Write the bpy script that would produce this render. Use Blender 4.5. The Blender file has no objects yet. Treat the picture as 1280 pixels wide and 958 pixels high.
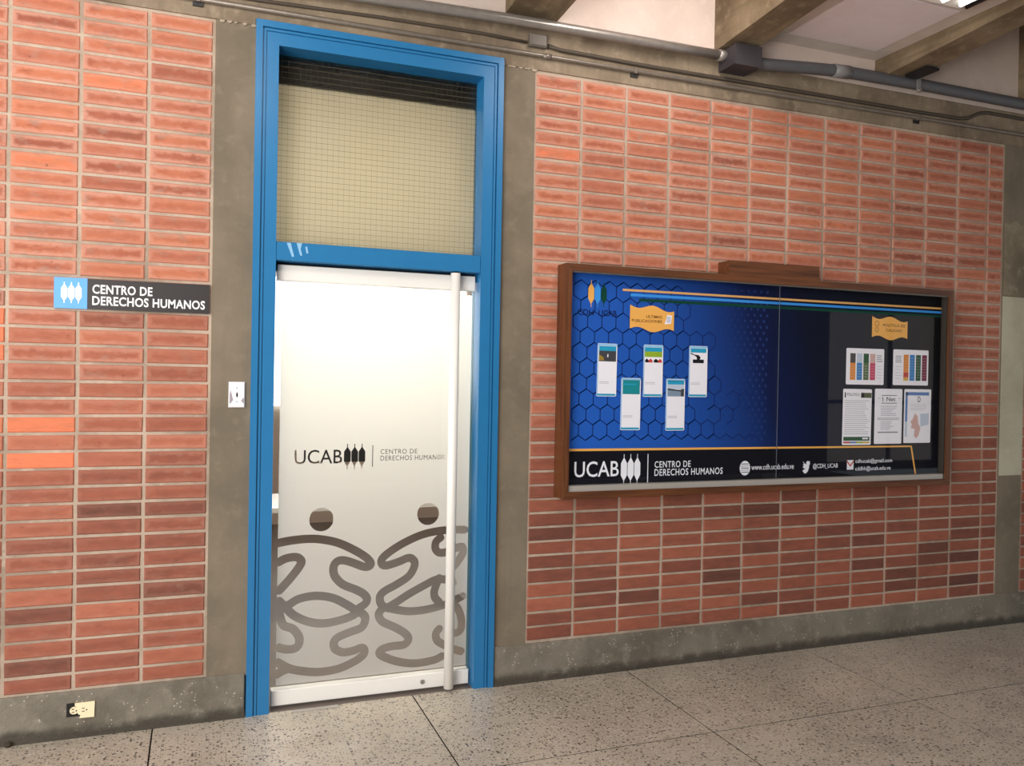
import bpy, bmesh, math, random
import numpy as np
from mathutils import Vector, Matrix
from mathutils.geometry import delaunay_2d_cdt

SC = bpy.context.scene
COL = SC.collection
R = random.Random(7)

# ------------------------------------------------------------------ camera, sky, lights, exposure
cam_d = bpy.data.cameras.new('camera')
cam_d.sensor_width = 36.0
cam_d.lens = 1040.0 / 1280.0 * 36.0
cam_d.clip_end = 200
cam = bpy.data.objects.new('camera', cam_d)
COL.objects.link(cam)
AX_R = Vector((0.93522892, -0.35357760, 0.01815911))
AX_U = Vector((-0.01394765, 0.01445566, 0.99979823))
AX_D = Vector((0.35376876, 0.93529349, -0.00858777))
cam.matrix_world = Matrix((
    (AX_R.x, AX_U.x, -AX_D.x, -1.63359),
    (AX_R.y, AX_U.y, -AX_D.y, -4.04839),
    (AX_R.z, AX_U.z, -AX_D.z, 1.60894),
    (0, 0, 0, 1)))
SC.camera = cam

SC.view_settings.view_transform = 'Standard'
SC.view_settings.look = 'None'
SC.view_settings.gamma = 1.0
SC.view_settings.exposure = 0.0
SC.view_settings.use_curve_mapping = False

world = bpy.data.worlds.new('sky')
SC.world = world
world.use_nodes = True
bg = world.node_tree.nodes['Background']
bg.inputs['Color'].default_value = (0.80, 0.90, 1.0, 1)
bg.inputs['Strength'].default_value = 0.68


def area_light(name, loc, target, sx, sy, power, color=(1, 1, 1)):
    l = bpy.data.lights.new(name, 'AREA')
    l.shape = 'RECTANGLE'
    l.size, l.size_y = sx, sy
    l.energy = power
    l.color = color
    o = bpy.data.objects.new(name, l)
    COL.objects.link(o)
    o.location = loc
    d = Vector(target) - Vector(loc)
    o.rotation_euler = d.to_track_quat('-Z', 'Y').to_euler()
    return o


# daylight entering the open end of the corridor on the left
area_light('corridor_daylight', (-4.6, -3.6, 2.5), (0.4, -0.6, 1.9), 4.5, 2.6, 170, (1.0, 0.97, 0.92))
# added unseen light low behind the camera, bounce thrown up under the ceiling
area_light('bounce_fill', (-5.2, -6.2, 0.3), (0.4, 0.0, 3.5), 3.0, 2.0, 340, (1.0, 0.94, 0.87))
# lamps under the ceiling of the two bays left of the third rib
area_light('corridor_lamp', (-1.9, -1.7, 3.50), (-1.6, 0.0, 2.35), 1.2, 0.5, 17, (1.0, 0.95, 0.88))
area_light('bay_lamp', (0.6, -1.3, 4.0), (0.6, -0.5, 3.3), 0.3, 1.2, 26, (1.0, 0.92, 0.86))
# added light brightening the upper frosted film, and daylight of the office window
area_light('film_backlight', (-0.85, 1.0, 2.62), (-0.85, 0.15, 1.75), 1.1, 0.7, 44, (1.0, 0.97, 0.80))
area_light('office_daylight', (-0.7, 3.6, 2.1), (-0.8, 0.2, 1.3), 1.6, 1.2, 15, (1.0, 0.94, 0.94))


# ------------------------------------------------------------------ materials
def rgb(r, g, b):
    f = lambda c: (c / 255 / 12.92) if c / 255 <= 0.04045 else ((c / 255 + 0.055) / 1.055) ** 2.4
    return (f(r), f(g), f(b), 1)


class NT:
    def __init__(self, name):
        self.m = bpy.data.materials.new(name)
        self.m.use_nodes = True
        self.t = self.m.node_tree
        self.t.nodes.clear()
        self.out = self.n('ShaderNodeOutputMaterial')

    def n(self, kind, **kw):
        x = self.t.nodes.new(kind)
        for k, v in kw.items():
            setattr(x, k, v)
        return x

    def l(self, a, b):
        self.t.links.new(a, b)

    def val(self, x, sock):
        if isinstance(x, (int, float)):
            sock.default_value = x
        elif isinstance(x, (tuple, list)):
            sock.default_value = x
        else:
            self.l(x, sock)

    def math(self, op, a, b=0.0, clamp=False):
        x = self.n('ShaderNodeMath', operation=op)
        x.use_clamp = clamp
        self.val(a, x.inputs[0])
        self.val(b, x.inputs[1])
        return x.outputs[0]

    def mix(self, f, a, b, blend='MIX'):
        x = self.n('ShaderNodeMix', data_type='RGBA', blend_type=blend)
        self.val(f, x.inputs[0])
        self.val(a, x.inputs[6])
        self.val(b, x.inputs[7])
        return x.outputs[2]

    def noise(self, vec, scale, detail=3.0, rough=0.55, out=0):
        x = self.n('ShaderNodeTexNoise')
        x.inputs['Scale'].default_value = scale
        x.inputs['Detail'].default_value = detail
        x.inputs['Roughness'].default_value = rough
        if vec is not None:
            self.l(vec, x.inputs['Vector'])
        return x.outputs[out]

    def ramp(self, f, lo, hi):
        x = self.n('ShaderNodeMapRange')
        x.inputs[1].default_value = lo
        x.inputs[2].default_value = hi
        self.val(f, x.inputs[0])
        return x.outputs[0]

    def smooth(self, f, lo, hi):
        x = self.n('ShaderNodeMapRange', interpolation_type='SMOOTHSTEP')
        x.inputs[1].default_value = lo
        x.inputs[2].default_value = hi
        self.val(f, x.inputs[0])
        return x.outputs[0]

    def geo(self):
        return self.n('ShaderNodeNewGeometry').outputs['Position']

    def scaled(self, vec, s):
        x = self.n('ShaderNodeMapping')
        x.inputs['Scale'].default_value = s
        self.l(vec, x.inputs['Vector'])
        return x.outputs[0]

    def bsdf(self, color, rough=0.6, metal=0.0, spec=0.5, bump=None, bump_s=0.2, bump_d=0.01):
        p = self.n('ShaderNodeBsdfPrincipled')
        self.val(color, p.inputs['Base Color'])
        self.val(rough, p.inputs['Roughness'])
        p.inputs['Metallic'].default_value = metal
        p.inputs['Specular IOR Level'].default_value = spec
        if bump is not None:
            b = self.n('ShaderNodeBump')
            b.inputs['Strength'].default_value = bump_s
            b.inputs['Distance'].default_value = bump_d
            self.l(bump, b.inputs['Height'])
            self.l(b.outputs[0], p.inputs['Normal'])
        self.l(p.outputs[0], self.out.inputs['Surface'])
        return p


def plain(name, col, rough=0.5, metal=0.0, spec=0.5, var=0.0, scale=20.0):
    t = NT(name)
    if var:
        n = t.noise(t.geo(), scale, 4)
        c = t.mix(t.math('MULTIPLY', t.ramp(n, 0.3, 0.7), var, True), col, tuple(x * 0.55 for x in col[:3]) + (1,))
        t.bsdf(c, rough, metal, spec, n, 0.08, 0.004)
    else:
        t.bsdf(col, rough, metal, spec)
    return t.m


def concrete(name, col, dark, light, speck=0.0, low_band=None, streak=0.0, boards=0.0, rough=0.8, bump=0.25):
    """stain = (z_mid, softness, colour): a darker band low down with a ragged upper edge"""
    t = NT(name)
    g = t.geo()
    n1 = t.noise(g, 2.3, 5, 0.6)
    n2 = t.noise(g, 14, 4, 0.6)
    n3 = t.noise(g, 120, 2, 0.5)
    c = t.mix(t.smooth(n1, 0.35, 0.68), col, dark)
    c = t.mix(t.math('MULTIPLY', t.smooth(n2, 0.5, 0.75), 0.55), c, light)
    if streak:
        s = t.noise(t.scaled(g, (30, 30, 1.2)), 1.0, 3)
        c = t.mix(t.math('MULTIPLY', t.smooth(s, 0.5, 0.75), streak), c, dark)
    if boards:
        s = t.noise(t.scaled(g, (26, 0.9, 26)), 1.0, 3)
        c = t.mix(t.math('MULTIPLY', t.smooth(s, 0.48, 0.66), boards), c, dark)
    if speck:
        v = t.n('ShaderNodeTexVoronoi')
        v.inputs['Scale'].default_value = 55
        t.l(g, v.inputs['Vector'])
        sp = t.math('LESS_THAN', v.outputs['Distance'], 0.16)
        nn = t.math('GREATER_THAN', t.noise(g, 7, 2), 0.52)
        c = t.mix(t.math('MULTIPLY', t.math('MULTIPLY', sp, nn), speck), c, (0.62, 0.56, 0.48, 1))
    if low_band:
        zm, sf, sc = low_band
        sx = t.n('ShaderNodeSeparateXYZ')
        t.l(g, sx.inputs[0])
        zz = t.math('ADD', sx.outputs[2], t.math('MULTIPLY', t.math('SUBTRACT', n2, 0.5), 0.05))
        zz = t.math('ADD', zz, t.math('MULTIPLY', t.math('SUBTRACT', n1, 0.5), 0.05))
        f = t.math('SUBTRACT', 1.0, t.smooth(zz, zm - sf, zm + sf))
        c = t.mix(t.math('MULTIPLY', f, 0.85), c, sc)
    c = t.mix(t.math('MULTIPLY', t.ramp(n3, 0.35, 0.7), 0.18), c, dark)
    h = t.math('ADD', t.math('MULTIPLY', n2, 0.6), t.math('MULTIPLY', n3, 0.4))
    t.bsdf(c, rough, 0, 0.3, h, bump, 0.01)
    return t.m


def brick_material(name, from_mesh):
    t = NT(name)
    if from_mesh:
        a = t.n('ShaderNodeAttribute', attribute_type='GEOMETRY', attribute_name='tone')
        col = a.outputs['Color']
    else:
        col = t.n('ShaderNodeObjectInfo').outputs['Color']
    s = t.n('ShaderNodeSeparateColor')
    t.l(col, s.inputs[0])
    tone, rim, seed = s.outputs[0], s.outputs[1], s.outputs[2]
    uv = t.n('ShaderNodeUVMap').outputs[0]
    sx = t.n('ShaderNodeSeparateXYZ')
    t.l(uv, sx.inputs[0])
    u, v = sx.outputs[0], sx.outputs[1]
    # per-brick shifted coordinates
    cmb = t.n('ShaderNodeCombineXYZ')
    t.l(t.math('ADD', t.math('MULTIPLY', u, 4.0), t.math('MULTIPLY', seed, 91.0)), cmb.inputs[0])
    t.l(t.math('ADD', v, t.math('MULTIPLY', seed, 47.0)), cmb.inputs[1])
    t.l(t.math('MULTIPLY', seed, 13.0), cmb.inputs[2])
    p = cmb.outputs[0]
    cr = t.n('ShaderNodeValToRGB')
    e = cr.color_ramp.elements
    e[0].position, e[0].color = 0.0, (0.125, 0.050, 0.036, 1)
    e[1].position, e[1].color = 1.0, (0.78, 0.20, 0.095, 1)
    for pos, c in ((0.20, (0.210, 0.070, 0.046, 1)), (0.40, (0.325, 0.102, 0.061, 1)), (0.60, (0.43, 0.142, 0.084, 1)), (0.82, (0.53, 0.178, 0.092, 1))):
        k = e.new(pos)
        k.color = c
    n_big = t.noise(t.scaled(p, (0.6, 1.6, 1)), 1.3, 3)
    t.l(t.math('ADD', tone, t.math('MULTIPLY', t.math('SUBTRACT', n_big, 0.5), 0.34), True), cr.inputs[0])
    c = cr.outputs[0]
    # worn, salt-pale rim round the face
    eu = t.math('MULTIPLY', t.math('MINIMUM', u, t.math('SUBTRACT', 1.0, u)), 4.0)
    ev = t.math('MINIMUM', v, t.math('SUBTRACT', 1.0, v))
    ed = t.math('MINIMUM', eu, ev)
    ed = t.math('ADD', ed, t.math('MULTIPLY', t.math('SUBTRACT', t.noise(p, 1.6, 4), 0.5), 0.55))
    band = t.math('SUBTRACT', 1.0, t.smooth(ed, 0.10, 0.40))
    c = t.mix(t.math('MULTIPLY', band, t.math('MULTIPLY', rim, 0.80)), c, (0.58, 0.285, 0.205, 1))
    # burnt heart of the better fired bricks, running along the middle of the face
    core = t.smooth(ed, 0.30, 0.46)
    core = t.math('MULTIPLY', core, t.smooth(t.noise(t.scaled(p, (0.5, 1.2, 1)), 1.1, 2), 0.42, 0.62))
    c = t.mix(t.math('MULTIPLY', core, t.math('MULTIPLY', rim, 0.55)), c, (0.30, 0.080, 0.045, 1))
    # grey bloom in patches
    gb_ = t.smooth(t.noise(t.scaled(p, (0.45, 0.8, 1)), 1.7, 3), 0.58, 0.72)
    c = t.mix(t.math('MULTIPLY', gb_, t.math('MULTIPLY', t.math('ADD', rim, 0.12), 0.5)), c, (0.34, 0.22, 0.17, 1))
    # fine drag marks of the wire cut, dark flecks
    st = t.noise(t.scaled(p, (0.7, 9, 1)), 2.0, 3)
    c = t.mix(t.math('MULTIPLY', t.smooth(st, 0.52, 0.72), 0.28), c, (0.20, 0.075, 0.05, 1))
    fl = t.noise(p, 3.2, 2)
    c = t.mix(t.math('MULTIPLY', t.smooth(fl, 0.72, 0.78), 0.6), c, (0.10, 0.05, 0.04, 1))
    h = t.math('ADD', t.math('MULTIPLY', st, 0.5), t.noise(p, 9, 3))
    t.bsdf(c, 0.75, 0, 0.3, h, 0.25, 0.004)
    return t.m


def terrazzo(name):
    t = NT(name)
    g = t.geo()
    base = t.mix(t.smooth(t.noise(g, 1.1, 4), 0.35, 0.7), rgb(203, 190, 172), rgb(177, 166, 149))
    for sc, thr, col, amt in ((68, 0.24, (0.045, 0.036, 0.030, 1), 0.85), (105, 0.24, (0.09, 0.065, 0.05, 1), 0.75),
                              (62, 0.24, (0.66, 0.60, 0.53, 1), 0.65), (150, 0.22, (0.60, 0.55, 0.50, 1), 0.45)):
        v = t.n('ShaderNodeTexVoronoi')
        v.inputs['Scale'].default_value = sc
        off = t.n('ShaderNodeVectorMath', operation='ADD')
        t.l(g, off.inputs[0])
        off.inputs[1].default_value = (sc * 0.37, sc * 0.11, sc * 0.7)
        t.l(off.outputs[0], v.inputs['Vector'])
        hsh = t.n('ShaderNodeSeparateColor')
        t.l(v.outputs['Color'], hsh.inputs[0])
        lim = t.math('MULTIPLY', t.ramp(hsh.outputs[0], 0.35, 1.0), thr * 2.0)
        m = t.math('LESS_THAN', v.outputs['Distance'], lim)
        base = t.mix(t.math('MULTIPLY', m, amt), base, col)
    # worn smudges
    w = t.noise(g, 3.0, 5, 0.65)
    base = t.mix(t.math('MULTIPLY', t.smooth(w, 0.5, 0.75), 0.25), base, rgb(96, 86, 74))
    rg = t.ramp(t.noise(g, 5, 4), 0.3, 0.7)
    rough = t.math('ADD', 0.26, t.math('MULTIPLY', rg, 0.16))
    t.bsdf(base, rough, 0, 0.5)
    return t.m


def wood(name, c1, c2, axis):
    t = NT(name)
    g = t.geo()
    s = [60, 60, 60]
    s[axis] = 2.5
    n = t.noise(t.scaled(g, tuple(s)), 1.0, 4, 0.6)
    c = t.mix(t.smooth(n, 0.3, 0.7), c1, c2)
    t.bsdf(c, 0.42, 0, 0.5, n, 0.06, 0.003)
    return t.m


def clear_glass(name, gloss=1.0, tint=(1, 1, 1, 1)):
    t = NT(name)
    tr = t.n('ShaderNodeBsdfTransparent')
    tr.inputs[0].default_value = tint
    gl = t.n('ShaderNodeBsdfGlossy')
    gl.inputs['Roughness'].default_value = 0.02
    fr = t.n('ShaderNodeFresnel')
    fr.inputs[0].default_value = 1.45
    mx = t.n('ShaderNodeMixShader')
    back = t.n('ShaderNodeNewGeometry').outputs['Backfacing']
    t.l(t.math('MULTIPLY', t.math('MULTIPLY', fr.outputs[0], gloss), t.math('SUBTRACT', 1.0, back)), mx.inputs[0])
    t.l(tr.outputs[0], mx.inputs[1])
    t.l(gl.outputs[0], mx.inputs[2])
    t.l(mx.outputs[0], t.out.inputs['Surface'])
    return t.m


def frosted_film(name):
    t = NT(name)
    tl = t.n('ShaderNodeBsdfTranslucent')
    tl.inputs[0].default_value = (0.80, 0.79, 0.77, 1)
    df = t.n('ShaderNodeBsdfDiffuse')
    df.inputs[0].default_value = (0.62, 0.60, 0.60, 1)
    mx = t.n('ShaderNodeMixShader')
    mx.inputs[0].default_value = 0.34
    t.l(tl.outputs[0], mx.inputs[1])
    t.l(df.outputs[0], mx.inputs[2])
    t.l(mx.outputs[0], t.out.inputs['Surface'])
    return t.m


def wired_glass(name):
    t = NT(name)
    rf = t.n('ShaderNodeBsdfRefraction')
    rf.inputs['Roughness'].default_value = 0.30
    rf.inputs['IOR'].default_value = 1.12
    rf.inputs['Color'].default_value = (0.97, 0.95, 0.90, 1)
    gl = t.n('ShaderNodeBsdfGlossy')
    gl.inputs['Roughness'].default_value = 0.05
    fr = t.n('ShaderNodeFresnel')
    fr.inputs[0].default_value = 1.45
    mx = t.n('ShaderNodeMixShader')
    t.l(fr.outputs[0], mx.inputs[0])
    t.l(rf.outputs[0], mx.inputs[1])
    t.l(gl.outputs[0], mx.inputs[2])
    t.l(mx.outputs[0], t.out.inputs['Surface'])
    return t.m


def emissive(name, col, s):
    t = NT(name)
    e = t.n('ShaderNodeEmission')
    e.inputs[0].default_value = col
    e.inputs[1].default_value = s
    t.l(e.outputs[0], t.out.inputs['Surface'])
    return t.m


def banner_print(name):
    """printed backdrop: royal blue at its left end running to black at its right end"""
    t = NT(name)
    g = t.geo()
    sx = t.n('ShaderNodeSeparateXYZ')
    t.l(g, sx.inputs[0])
    cr = t.n('ShaderNodeValToRGB')
    e = cr.color_ramp.elements
    e[0].position, e[0].color = 0.0, (0.016, 0.115, 0.54, 1)
    e[1].position, e[1].color = 1.0, (0.002, 0.002, 0.003, 1)
    for pos, c in ((0.22, (0.013, 0.090, 0.44, 1)), (0.36, (0.008, 0.048, 0.25, 1)), (0.48, (0.003, 0.010, 0.070, 1)), (0.62, (0.002, 0.004, 0.020, 1))):
        k = e.new(pos)
        k.color = c
    zz = t.math('MULTIPLY', t.math('SUBTRACT', 1.65, sx.outputs[2]), 0.12)
    t.l(t.math('SUBTRACT', t.ramp(sx.outputs[0], 0.15, 2.85), zz, True), cr.inputs[0])
    t.bsdf(cr.outputs[0], 0.6, 0, 0.2)
    return t.m


M = {}
M['brick'] = brick_material('fired_clay_brick', False)
M['brick_mass'] = brick_material('fired_clay_brick_mass', True)
M['mortar'] = concrete('mortar', rgb(190, 170, 152), rgb(150, 132, 116), rgb(204, 186, 168), bump=0.5)
M['pillar'] = concrete('smooth_concrete', rgb(131, 118, 101), rgb(111, 101, 86), rgb(141, 129, 111), streak=0.25, bump=0.08)
M['lintel'] = concrete('rough_concrete', rgb(146, 130, 110), rgb(108, 94, 78), rgb(172, 156, 134), streak=0.35, bump=0.45)
M['base'] = concrete('base_concrete', rgb(132, 125, 112), rgb(102, 95, 84), rgb(158, 150, 136), speck=0.9, low_band=(0.04, 0.025, rgb(46, 40, 32)), bump=0.7)
M['patch'] = concrete('pale_paint', rgb(196, 190, 168), rgb(176, 168, 146), rgb(205, 200, 180), streak=0.3, bump=0.12)
M['patch_rough'] = concrete('rough_patch', rgb(150, 138, 116), rgb(112, 100, 82), rgb(170, 160, 138), bump=0.4)
M['beam'] = concrete('board_marked_concrete', rgb(146, 128, 103), rgb(104, 88, 68), rgb(164, 148, 122), boards=0.55, bump=0.4)
M['white'] = concrete('white_paint', rgb(226, 210, 200), rgb(214, 196, 186), rgb(232, 218, 208), bump=0.05)
M['panel'] = concrete('ceiling_board_paint', rgb(240, 228, 230), rgb(234, 220, 222), rgb(242, 232, 234), bump=0.04)
M['panel_trim'] = concrete('ceiling_trim_paint', rgb(222, 211, 203), rgb(206, 193, 185), rgb(228, 218, 210), bump=0.1)
M['blue'] = plain('blue_enamel', rgb(38, 116, 170), 0.32, 0, 0.5, 0.12, 9)
M['scuff'] = plain('pale_scuff', rgb(140, 186, 222), 0.5)
M['plaster'] = concrete('plaster_crumbs', rgb(180, 164, 146), rgb(150, 134, 118), rgb(196, 182, 164), bump=0.6)
M['white_metal'] = plain('white_lacquer', rgb(240, 236, 230), 0.3)
M['black'] = plain('black_plastic', (0.01, 0.01, 0.011, 1), 0.45)
M['gap'] = plain('dark_gap', (0.012, 0.011, 0.010, 1), 0.9)
M['steel'] = plain('galvanised_steel', rgb(160, 153, 147), 0.30, 0.45, 0.6, 0.35, 25)
M['steel_dull'] = plain('painted_conduit', rgb(134, 124, 114), 0.36, 0.35, 0.5, 0.5, 25)
M['pvc'] = plain('grey_plastic_pipe', rgb(92, 92, 96), 0.45, 0, 0.5, 0.2, 15)
M['pvc_light'] = plain('light_grey_plastic', rgb(128, 126, 126), 0.4)
M['box'] = plain('charcoal_box', rgb(58, 54, 58), 0.5)
M['box_small'] = plain('dusty_grey_box', rgb(104, 96, 88), 0.55)
M['cable'] = plain('dusty_dark_cable', rgb(74, 64, 54), 0.6)
M['wood_x'] = wood('stained_wood_long', rgb(112, 66, 36), rgb(78, 44, 24), 0)
M['wood_z'] = wood('stained_wood_upright', rgb(112, 66, 36), rgb(78, 44, 24), 2)
M['alu'] = plain('aluminium_track', rgb(186, 180, 172), 0.4, 0.3)
M['glass'] = clear_glass('clear_glass')
M['edge_dark'] = plain('glass_edge_grey', rgb(92, 98, 110), 0.3)
M['side_track'] = plain('dark_track', rgb(58, 52, 46), 0.5, 0, 0.5, 0.6, 60)
M['glass_edge'] = plain('glass_edge', rgb(70, 110, 100), 0.2)
M['film'] = frosted_film('frosted_film')
M['wired'] = wired_glass('wired_glass')
M['wire'] = plain('glass_wire', rgb(120, 108, 88), 0.7)
M['terrazzo'] = terrazzo('terrazzo')
M['joint'] = plain('floor_joint', rgb(40, 34, 28), 0.95, 0, 0.1)
M['print_blue'] = banner_print('printed_backdrop')
M['print_hex'] = plain('printed_hexagon_line', (0.004, 0.020, 0.135, 1), 0.6, 0, 0.2)
M['print_dot'] = plain('printed_dot', (0.018, 0.040, 0.17, 1), 0.6, 0, 0.2)
M['print_black'] = plain('printed_black', (0.004, 0.004, 0.009, 1), 0.6, 0, 0.2)
M['orange'] = plain('printed_orange', rgb(242, 180, 92), 0.6, 0, 0.2)
M['stripe_orange'] = plain('printed_pale_orange', rgb(232, 178, 110), 0.6, 0, 0.2)
M['sky'] = plain('printed_light_blue', rgb(60, 150, 236), 0.6, 0, 0.2)
M['green'] = plain('printed_dark_green', rgb(8, 66, 50), 0.6, 0, 0.2)
M['navy'] = plain('printed_navy', rgb(10, 20, 70), 0.6, 0, 0.2)
M['ink_white'] = plain('printed_white', rgb(240, 242, 250), 0.6, 0, 0.2)
M['ink_brown'] = plain('printed_brown', rgb(120, 74, 30), 0.6, 0, 0.2)
M['ink_grey'] = plain('printed_grey', rgb(150, 150, 158), 0.6, 0, 0.2)
M['ink_pale'] = plain('printed_pale_grey', rgb(198, 198, 208), 0.6, 0, 0.2)
M['ink_dark'] = plain('printed_black_ink', rgb(24, 24, 28), 0.6, 0, 0.2)
M['paper'] = plain('white_paper', rgb(246, 244, 252), 0.7, 0, 0.2)
M['paper_blue'] = plain('pale_blue_border', rgb(150, 200, 240), 0.7, 0, 0.2)
M['plaque_blue'] = plain('plaque_light_blue', rgb(98, 168, 248), 0.4)
M['plaque_black'] = plain('plaque_charcoal', rgb(52, 46, 46), 0.4)
M['plaque_white'] = plain('plaque_white', rgb(250, 250, 250), 0.5)
M['cream'] = plain('cream_plastic', rgb(246, 228, 190), 0.4)
M['plate_white'] = plain('switch_plate_white', rgb(250, 246, 250), 0.25)
M['grey_shade'] = plain('reflection_and_screw_grey', rgb(160, 150, 158), 0.4)  # flat grey for painted plate reflections and the screws
for nm, c in (('teal', (28, 140, 150)), ('cyan', (40, 160, 200)), ('lime', (150, 180, 50)), ('red', (200, 70, 60)), ('slate', (70, 70, 74)), ('sand', (160, 130, 50)),
              ('p_orange', (226, 140, 50)), ('p_blue', (50, 130, 196)), ('p_olive', (90, 110, 70)), ('p_pink', (206, 70, 104)), ('p_green', (40, 86, 56)),
              ('p_wine', (124, 30, 66)), ('steelblue', (96, 130, 190)), ('skin', (214, 176, 170)), ('mist', (196, 208, 226)), ('foggy', (130, 150, 170)), ('olive', (84, 92, 62)), ('gold', (220, 180, 70))):
    M[nm] = plain('print_' + nm, rgb(*c), 0.6, 0, 0.2)


# ------------------------------------------------------------------ building helpers
def tag(o, label=None, cat=None, group=None, kind=None):
    if label:
        o['label'] = label
    if cat:
        o['category'] = cat
    if group:
        o['group'] = group
    if kind:
        o['kind'] = kind
    return o


class MB:
    """collects simple solids and links them as one mesh object"""

    def __init__(self):
        self.v, self.f, self.s = [], [], []

    def add(self, vs, fs, smooth=False):
        b = len(self.v)
        self.v += [tuple(x) for x in vs]
        self.f += [tuple(b + i for i in f) for f in fs]
        self.s += [smooth] * len(fs)
        return self

    def box(self, x0, x1, y0, y1, z0, z1):
        vs = [(x, y, z) for z in (z0, z1) for y in (y0, y1) for x in (x0, x1)]
        return self.add(vs, [(0, 2, 3, 1), (4, 5, 7, 6), (0, 1, 5, 4), (2, 6, 7, 3), (0, 4, 6, 2), (1, 3, 7, 5)])

    def bevel_box(self, x0, x1, y0, y1, z0, z1, b):
        """box whose four front (-y) edges are chamfered"""
        vs = [(x0, y1, z0), (x1, y1, z0), (x1, y1, z1), (x0, y1, z1),
              (x0, y0 + b, z0), (x1, y0 + b, z0), (x1, y0 + b, z1), (x0, y0 + b, z1),
              (x0 + b, y0, z0 + b), (x1 - b, y0, z0 + b), (x1 - b, y0, z1 - b), (x0 + b, y0, z1 - b)]
        fs = [(0, 3, 2, 1), (8, 9, 10, 11)]
        for i in range(4):
            j = (i + 1) % 4
            fs += [(i, j, 4 + j, 4 + i), (4 + i, 4 + j, 8 + j, 8 + i)]
        return self.add(vs, fs)

    def prism(self, poly, y0, y1):
        """outline in x,z (counter-clockwise seen from -y), front y0, back y1"""
        n = len(poly)
        vs = [(x, y0, z) for x, z in poly] + [(x, y1, z) for x, z in poly]
        fs = [tuple(range(n)), tuple(range(2 * n - 1, n - 1, -1))]
        for i in range(n):
            j = (i + 1) % n
            fs.append((j, i, n + i, n + j))
        return self.add(vs, fs)

    def prism_x(self, poly, x0, x1):
        """outline in y,z swept along x"""
        n = len(poly)
        vs = [(x0, y, z) for y, z in poly] + [(x1, y, z) for y, z in poly]
        fs = [tuple(range(n)), tuple(range(2 * n - 1, n - 1, -1))]
        for i in range(n):
            j = (i + 1) % n
            fs.append((i, n + i, n + j, j))
        return self.add(vs, fs)

    def tube(self, pts, rad, seg=14, cap=True):
        pts = [Vector(p) for p in pts]
        rings = []
        for i, p in enumerate(pts):
            d = (pts[min(i + 1, len(pts) - 1)] - pts[max(i - 1, 0)]).normalized()
            a = d.cross(Vector((0, 0, 1)))
            if a.length < 1e-3:
                a = d.cross(Vector((0, 1, 0)))
            a.normalize()
            b = d.cross(a)
            r = rad[i] if isinstance(rad, (list, tuple)) else rad
            rings.append([p + a * (r * math.cos(2 * math.pi * k / seg)) + b * (r * math.sin(2 * math.pi * k / seg)) for k in range(seg)])
        vs = [q for ring in rings for q in ring]
        fs = []
        for i in range(len(pts) - 1):
            for k in range(seg):
                k2 = (k + 1) % seg
                fs.append((i * seg + k, i * seg + k2, (i + 1) * seg + k2, (i + 1) * seg + k))
        self.add(vs, fs, True)
        if cap:
            b0 = len(self.v) - len(vs)
            self.f += [tuple(b0 + k for k in range(seg)), tuple(b0 + (len(pts) - 1) * seg + k for k in range(seg - 1, -1, -1))]
            self.s += [False, False]
        return self

    def disc(self, cx, cz, rx, rz, y0, y1, seg=24):
        return self.prism([(cx + rx * math.cos(2 * math.pi * k / seg), cz + rz * math.sin(2 * math.pi * k / seg)) for k in range(seg)], y0, y1)

    def mesh(self, name):
        me = bpy.data.meshes.new(name)
        me.from_pydata(self.v, [], self.f)
        me.polygons.foreach_set('use_smooth', self.s)
        bm = bmesh.new()
        bm.from_mesh(me)
        bmesh.ops.recalc_face_normals(bm, faces=bm.faces[:])
        bm.to_mesh(me)
        bm.free()
        me.update()
        return me

    def build(self, name, mat, parent=None):
        me = self.mesh(name)
        me.materials.append(mat)
        o = bpy.data.objects.new(name, me)
        COL.objects.link(o)
        if parent is not None:
            o.parent = parent
        return o


def sub(o, parent):
    """hang o (in world coordinates) under a parent placed away from the origin"""
    o.parent = parent
    o.matrix_parent_inverse = Matrix.Translation(-parent_world(parent))
    return o


def parent_world(p):
    v = Vector(p.location)
    if p.parent is not None:
        v = v + parent_world(p.parent) - (parent_world(p.parent) if p.matrix_parent_inverse != Matrix.Identity(4) else Vector())
    return v


def empty(name, loc, label=None, cat=None, group=None, kind=None):
    o = bpy.data.objects.new(name, None)
    COL.objects.link(o)
    o.location = loc
    o.empty_display_size = 0.1
    return tag(o, label, cat, group, kind)


def part(mb, name, mat, parent):
    """part in world coordinates under an Empty that may stand anywhere"""
    o = mb.build(name, mat)
    o.parent = parent
    o.matrix_parent_inverse = Matrix.Translation(-Vector(parent.location)) if parent.type == 'EMPTY' else Matrix.Identity(4)
    return o


def text_mesh(body, bold=0.0, spacing=1.0):
    cu = bpy.data.curves.new('lettering', 'FONT')
    cu.body = body
    cu.offset = bold
    cu.space_character = spacing
    cu.resolution_u = 3
    o = bpy.data.objects.new('lettering', cu)
    COL.objects.link(o)
    dg = bpy.context.evaluated_depsgraph_get()
    dg.update()
    me = bpy.data.meshes.new_from_object(o.evaluated_get(dg))
    vs = [(v.co.x, v.co.y) for v in me.vertices]
    fs = [tuple(p.vertices) for p in me.polygons]
    bpy.data.objects.remove(o)
    bpy.data.curves.remove(cu)
    bpy.data.meshes.remove(me)
    return vs, fs


def text_fit(body, x0, x1, z0, z1, bold=0.0, spacing=1.0):
    vs, fs = text_mesh(body, bold, spacing)
    ax, bx = min(v[0] for v in vs), max(v[0] for v in vs)
    az, bz = min(v[1] for v in vs), max(v[1] for v in vs)
    k = [((x - ax) / (bx - ax) * (x1 - x0) + x0, (z - az) / (bz - az) * (z1 - z0) + z0) for x, z in vs]
    return k, fs


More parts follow.
